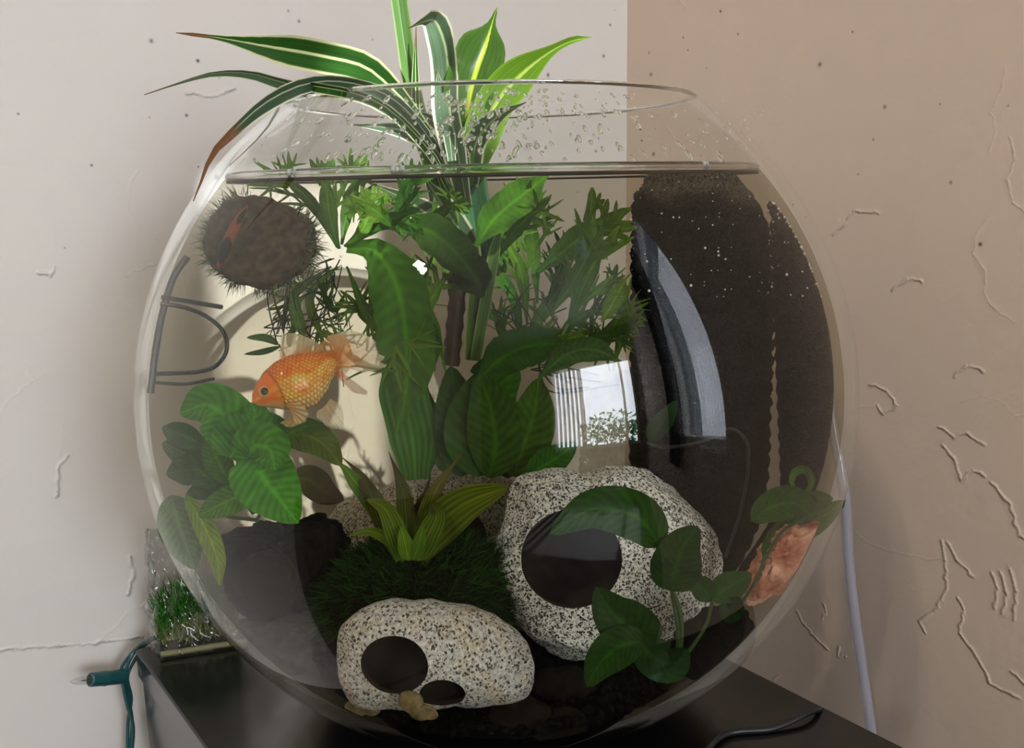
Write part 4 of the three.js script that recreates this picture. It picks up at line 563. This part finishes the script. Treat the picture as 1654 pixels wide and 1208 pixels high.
{ // clear air hose on the right wall
  const q = (x, y, off) => onPlane(x, y, AX, WALL_A - off), g = thing('air_hose', 'clear plastic air hose hanging down the wall right of the bowl', 'hose', q(1410, 1200, 0.02));
  part(g, 'hose_wall', tube([q(1300, 420, 0.03), q(1325, 580, 0.03), q(1347, 700, 0.03), q(1364, 800, 0.03), q(1370, 900, 0.025), q(1381, 1000, 0.02), q(1394, 1090, 0.02), q(1410, 1200, 0.02), q(1425, 1290, 0.02)], 0.0042, 60, 14), new THREE.MeshPhysicalMaterial({ color: hex('#b4b0bc'), transparent: true, opacity: 0.5, roughness: 0.1, clearcoat: 1, clearcoatRoughness: 0.05, side: THREE.DoubleSide }));
}
one('power_cord', tube([onPlane(1130, 1225, V(0, 1, 0), STAND_Y + 0.002), onPlane(1175, 1185, V(0, 1, 0), STAND_Y + 0.002), onPlane(1250, 1176, V(0, 1, 0), STAND_Y + 0.002), onPlane(1318, 1147, V(0, 1, 0), STAND_Y + 0.003), D(1330, 1160, 0.575), D(1328, 1210, 0.6)], 0.0016, 50, 7), rubber, 'thin black cord lying over the cabinet\'s right edge', 'cord');

// ---------------------------------------------------------------- bag of moss behind the bowl's left foot
{
  const Y = V(0, 1, 0), a = onPlane(260, 1062, Y, STAND_Y + 0.001), b = onPlane(400, 1040, Y, STAND_Y + 0.001), back = BX.clone().multiplyScalar(-0.03), up = (p, h) => p.clone().add(V(0, h, 0));
  const g = thing('plastic_bag', 'clear crinkled plastic bag of green moss standing behind the bowl at left', 'bag', a.clone().lerp(b, 0.5));
  const lift = 0.085, a1 = up(a, lift).addScaledVector(AX, 0.004).addScaledVector(BX, -0.012), b1 = up(b, lift).addScaledVector(BX, -0.012);
  part(g, 'bag_front', sheet(a, b, a1, b1, 40, 50, 0.004, 3.5, 2), clear);
  part(g, 'bag_back', sheet(a.clone().add(back), b.clone().add(back), a1.clone().addScaledVector(BX, -0.006), b1.clone().addScaledVector(BX, -0.006), 40, 50, 0.004, 3.5, 8), clear);
  part(g, 'bag_side', sheet(a.clone().add(back), a, a1.clone().addScaledVector(BX, -0.006), a1, 12, 50, 0.003, 3, 12), clear);
  const seam = tube([a, a.clone().lerp(b, 0.5), b].map((p) => p.clone().add(V(0, 0.0022, 0))), 0.002, 12, 8); part(g, 'bag_seam', seam, new THREE.MeshStandardMaterial({ color: hex('#6d6a48'), roughness: 0.5 }), 'olive bottom seam');
  const t = thing('bagged_moss', 'bright green moss and pale stems inside the clear plastic bag', 'moss', a.clone().lerp(b, 0.5).addScaledVector(BX, -0.014), null, 'stuff'), r = rng(12), list = [], w = where(t);
  for (let k = 0; k < 2600; k++) { const s = r(), h = r(), o = a.clone().lerp(b, 0.06 + 0.9 * s).addScaledVector(BX, -0.005 - 0.018 * r()).add(V(0, 0.004 + 0.04 * h * (0.6 + 0.4 * Math.sin(s * 3)), 0)), upv = V(r() - 0.5, 0.7 + r(), r() - 0.5).normalize(), sd = V().crossVectors(upv, V(r() - 0.5, r() - 0.5, r() - 0.5)).normalize(), L = 0.006 + 0.01 * r(); list.push([new THREE.Matrix4().makeBasis(sd.clone().multiplyScalar(0.0007), upv.clone().multiplyScalar(L), V().crossVectors(sd, upv).multiplyScalar(L)).setPosition(o.sub(w)), hex(h < 0.35 ? pick(r, ['#7a7c50', '#8a8a62', '#55702c']) : pick(r, ['#2f6a1c', '#3c7d24', '#24541a', '#4a8a2e']))]); }
  const m = new THREE.InstancedMesh(blade, mossMat, list.length); list.forEach(([q, c], i) => { m.setMatrixAt(i, q); m.setColorAt(i, c); }); m.name = 'moss'; m.userData.kind = 'stuff'; t.add(shade(m));
}

// ---------------------------------------------------------------- string of fairy lights
{
  const q = (x, y, off = 0.02) => onPlane(x, y, BX, WALL_B + off), wire = new THREE.MeshPhysicalMaterial({ color: hex('#12464a'), roughness: 0.4, clearcoat: 0.3 });
  const g = thing('fairy_light_string', 'dark green twisted fairy light cord with one clear bulb by the left wall', 'string lights', q(205, 1210));
  for (const [pts, n] of [[[[275, 1022, 0.02], [240, 1036, 0.02], [215, 1056, 0.025], [203, 1085, 0.025], [205, 1120, 0.02], [213, 1160, 0.02], [210, 1215, 0.02], [208, 1280, 0.02]], 0], [[[278, 1024, 0.024], [246, 1030, 0.03], [222, 1046, 0.025], [196, 1080, 0.022], [200, 1112, 0.025], [206, 1140, 0.026], [215, 1172, 0.026], [212, 1225, 0.02], [208, 1280, 0.02]], 1], [[[280, 1018, 0.022], [236, 1040, 0.022], [220, 1062, 0.02], [206, 1092, 0.02], [212, 1128, 0.018], [207, 1165, 0.018], [206, 1220, 0.02], [206, 1280, 0.02]], 2]])
    part(g, 'wire', tube(pts.map((p) => q(...p)), 0.0012, 60, 7), wire);
  const a = q(203, 1092, 0.024), b = q(145, 1098, 0.03), c = q(112, 1100, 0.032), ax = b.clone().sub(a), L = ax.length(), turn = new THREE.Quaternion().setFromUnitVectors(V(0, 1, 0), ax.clone().normalize());
  const put = (pts, o) => new THREE.LatheGeometry(pts.map(([r, y]) => new THREE.Vector2(r, y)), 24).applyQuaternion(turn).translate(o.x, o.y, o.z);
  part(g, 'bulb_socket', put([[0.0001, 0], [0.0046, 0], [0.005, 0.0006], [0.005, L * 0.55], [0.0053, L * 0.57], [0.0053, L * 0.62], [0.005, L * 0.64], [0.0047, L * 0.95], [0.0044, L], [0.003, L], [0.003, L - 0.002], [0.0001, L - 0.002]], a), wire);
  const l2 = c.distanceTo(b); part(g, 'bulb', put([[0.0024, -0.002], [0.0028, 0], [0.0029, l2 * 0.4], [0.0024, l2 * 0.7], [0.0012, l2 * 0.9], [0.0004, l2], [0.0001, l2 + 0.0004]], b), clear, 'small clear pointed bulb');
  part(g, 'filament', put([[0.0001, -0.001], [0.0005, 0], [0.0004, l2 * 0.4], [0.0001, l2 * 0.45]], b), new THREE.MeshStandardMaterial({ color: hex('#b98a6a'), roughness: 0.3, metalness: 0.8 }));
}

// ---------------------------------------------------------------- goldfish
{
  const dep = 0.455, k = dep / F, nose = D(408, 650, dep - 0.006), root = D(548, 578, dep + 0.006), axis = root.clone().sub(nose), L = axis.length(), X = axis.clone().normalize(), Z0 = toCam.clone().addScaledVector(X, -toCam.dot(X)).normalize(), Y = V().crossVectors(Z0, X).normalize();
  const T = [[0, 2, 2, 1], [0.04, 13, 10, 8], [0.12, 24, 19, 16], [0.25, 36, 34, 25], [0.4, 42, 48, 30], [0.55, 41, 52, 30], [0.7, 34, 42, 24], [0.85, 24, 25, 14], [1, 16, 14, 7]];
  const at = (s, c) => { for (let i = 0; i + 1 < T.length; i++) if (s <= T[i + 1][0]) { const t = (s - T[i][0]) / (T[i + 1][0] - T[i][0]), q = t * t * (3 - 2 * t); return lerp(T[i][c], T[i + 1][c], lerp(t, q, 0.4)) * k; } return T[T.length - 1][c] * k; };
  const pt = (s, a) => { const sa = Math.sin(a), ca = Math.cos(a); return nose.clone().addScaledVector(X, s * L).addScaledVector(Y, sa > 0 ? sa * at(s, 1) : sa * at(s, 2)).addScaledVector(Z0, ca * at(s, 3)); };
  const ns = 40, na = 32, pos = [], uv = [], idx = [];
  for (let i = 0; i <= ns; i++) for (let j = 0; j <= na; j++) { const s = (i / ns) ** 1.25, a = j / na * 2 * Math.PI, o = pt(s, a); pos.push(o.x, o.y, o.z); uv.push(s, 0.5 + 0.5 * Math.sin(a)); }
  for (let i = 0; i < ns; i++) for (let j = 0; j < na; j++) { const q = i * (na + 1) + j; idx.push(q, q + na + 1, q + 1, q + 1, q + na + 1, q + na + 2); }
  const g = new THREE.BufferGeometry(); g.setAttribute('position', new THREE.Float32BufferAttribute(pos, 3)); g.setAttribute('uv', new THREE.Float32BufferAttribute(uv, 2)); g.setIndex(idx); g.computeVertexNormals();
  const scale = (u, v) => { const r = v * 15, row = Math.floor(r), c = u * 22 + (row & 1) * 0.5, x = c - Math.floor(c) - 0.5, y = r - row - 0.5; return Math.hypot(x * 1.1 + 0.15, y * 0.9); };
  const skin = tex(512, 256, (u, v) => {
    const gill = u < 0.27 + 0.04 * Math.sin(v * 3), n = fbm(u * 6, v * 5, 3, 4), d = gill ? 0 : scale(u, v), top = smooth(0.45, 0.85, v), belly = smooth(0.3, 0.05, v);
    let c = [240, 150, 40]; const gold = [255, 208, 96], or = [240, 124, 14], pale = [236, 200, 150], m = clamp(0.5 + 1.6 * n + (gill ? -0.35 : 0.15) - top * 0.5, 0, 1);
    c = c.map((q, i) => lerp(lerp(lerp(or[i], gold[i], m), or[i], top * 0.7), pale[i], belly * 0.75)); const e = gill ? 1 - 0.25 * Math.exp(-(((u - 0.265 - 0.04 * Math.sin(v * 3)) * 60) ** 2)) : 1.06 - 0.24 * smooth(0.3, 0.62, d); return c.map((q) => q * e);
  });
  const bump = tex(512, 256, (u, v) => { const h = u < 0.28 ? 180 : 255 * (1 - smooth(0.1, 0.62, scale(u, v))); return [h, h, h]; }, { srgb: false });
  const t = thing('goldfish', 'orange and gold goldfish swimming towards the left near the front of the bowl', 'goldfish', nose.clone().lerp(root, 0.5));
  part(t, 'body', g, new THREE.MeshPhysicalMaterial({ map: skin, bumpMap: bump, bumpScale: 0.0005, roughness: 0.24, metalness: 0.1, clearcoat: 0.6, clearcoatRoughness: 0.15 }));
  const finMat = new THREE.MeshPhysicalMaterial({ vertexColors: true, side: THREE.DoubleSide, transparent: true, opacity: 0.6, roughness: 0.6 });
  function fin(name, basePts, tipPts, c0, c1, rip = 0.0012, label) { // base and tip edges in pixels and depth offset
    const A = new THREE.CatmullRomCurve3(basePts.map(([x, y, d]) => D(x, y, dep + (d ?? 0)))), B = new THREE.CatmullRomCurve3(tipPts.map(([x, y, d]) => D(x, y, dep + (d ?? 0)))), nu = 28, nv = 10, ps = [], cs = [], id = [], a = hex(c0), b = hex(c1), cc = new THREE.Color();
    for (let i = 0; i <= nu; i++) for (let j = 0; j <= nv; j++) { const u = i / nu, v = j / nv, o = A.getPoint(u).lerp(B.getPoint(u), v).addScaledVector(toCam, rip * v * Math.sin(u * 34) + rip * 2 * v * Math.sin(u * 5 + 1)); ps.push(o.x, o.y, o.z); cc.copy(a).lerp(b, smooth(0, 0.8, v)).multiplyScalar(0.92 + 0.08 * Math.cos(u * 34)); cs.push(cc.r, cc.g, cc.b); }
    for (let i = 0; i < nu; i++) for (let j = 0; j < nv; j++) { const q = i * (nv + 1) + j; id.push(q, q + 1, q + nv + 1, q + 1, q + nv + 2, q + nv + 1); }
    const f = new THREE.BufferGeometry(); f.setAttribute('position', new THREE.Float32BufferAttribute(ps, 3)); f.setAttribute('color', new THREE.Float32BufferAttribute(cs, 3)); f.setIndex(id); f.computeVertexNormals(); return part(t, name, f, finMat, label);
  }
  fin('dorsal_fin', [[450, 596], [470, 588], [495, 574], [520, 568]], [[456, 542], [475, 538], [498, 546], [520, 558]], '#e0903c', '#e4d6b0');
  fin('tail_fin', [[540, 572, 0.006], [548, 578, 0.006], [546, 590, 0.006]], [[530, 545, 0.015], [572, 534, 0.022], [618, 562, 0.025], [622, 592, 0.02], [588, 602, 0.015]], '#e88a3a', '#e6dabc', 0.0016);
  fin('tail_fin', [[538, 578, 0], [546, 585, 0], [542, 596, 0]], [[514, 560, -0.004], [540, 540, -0.006], [562, 548, -0.004], [566, 590, 0], [548, 612, 0.004]], '#ea7c1c', '#ecac66', 0.0014);
  fin('tail_fin', [[538, 590, 0], [545, 598, 0], [540, 604, 0]], [[594, 632, 0.004], [592, 637, 0.004], [570, 634, 0.004]], '#c8642a', '#b88a5a', 0.0004, 'long thin lower tail lobe');
  fin('anal_fin', [[512, 664], [522, 658], [534, 644]], [[512, 672], [534, 690], [552, 692], [552, 655]], '#e0c094', '#e2dac2');
  fin('pelvic_fin', [[470, 674], [480, 676], [490, 674]], [[455, 682], [468, 690], [486, 684], [496, 680]], '#e8a860', '#e6cc9c');
  fin('pectoral_fin', [[462, 652, -0.012], [468, 660, -0.012], [472, 668, -0.012]], [[486, 650, -0.014], [498, 668, -0.013], [488, 682, -0.012], [476, 684, -0.011]], '#e89a48', '#e8cca0', 0.0005);
  const eye = (s, r, dz, c, n, rough) => { const o = nose.clone().addScaledVector(X, 0.155 * L).addScaledVector(Y, 5 * k).addScaledVector(Z0, at(0.155, 3) * 0.94 + dz); const q = new THREE.SphereGeometry(1, 20, 14); q.applyMatrix4(new THREE.Matrix4().makeBasis(X.clone().multiplyScalar(r), Y.clone().multiplyScalar(r), Z0.clone().multiplyScalar(r * 0.5)).setPosition(o)); return part(t, n, q, new THREE.MeshPhysicalMaterial({ color: hex(c), roughness: rough, clearcoat: 1 })); };
  eye(0, 10 * k, 0, '#d8a860', 'eye', 0.2); eye(0, 6 * k, 4.2 * k, '#0c0a08', 'pupil', 0.1);
}
renderer.render(scene, camera);
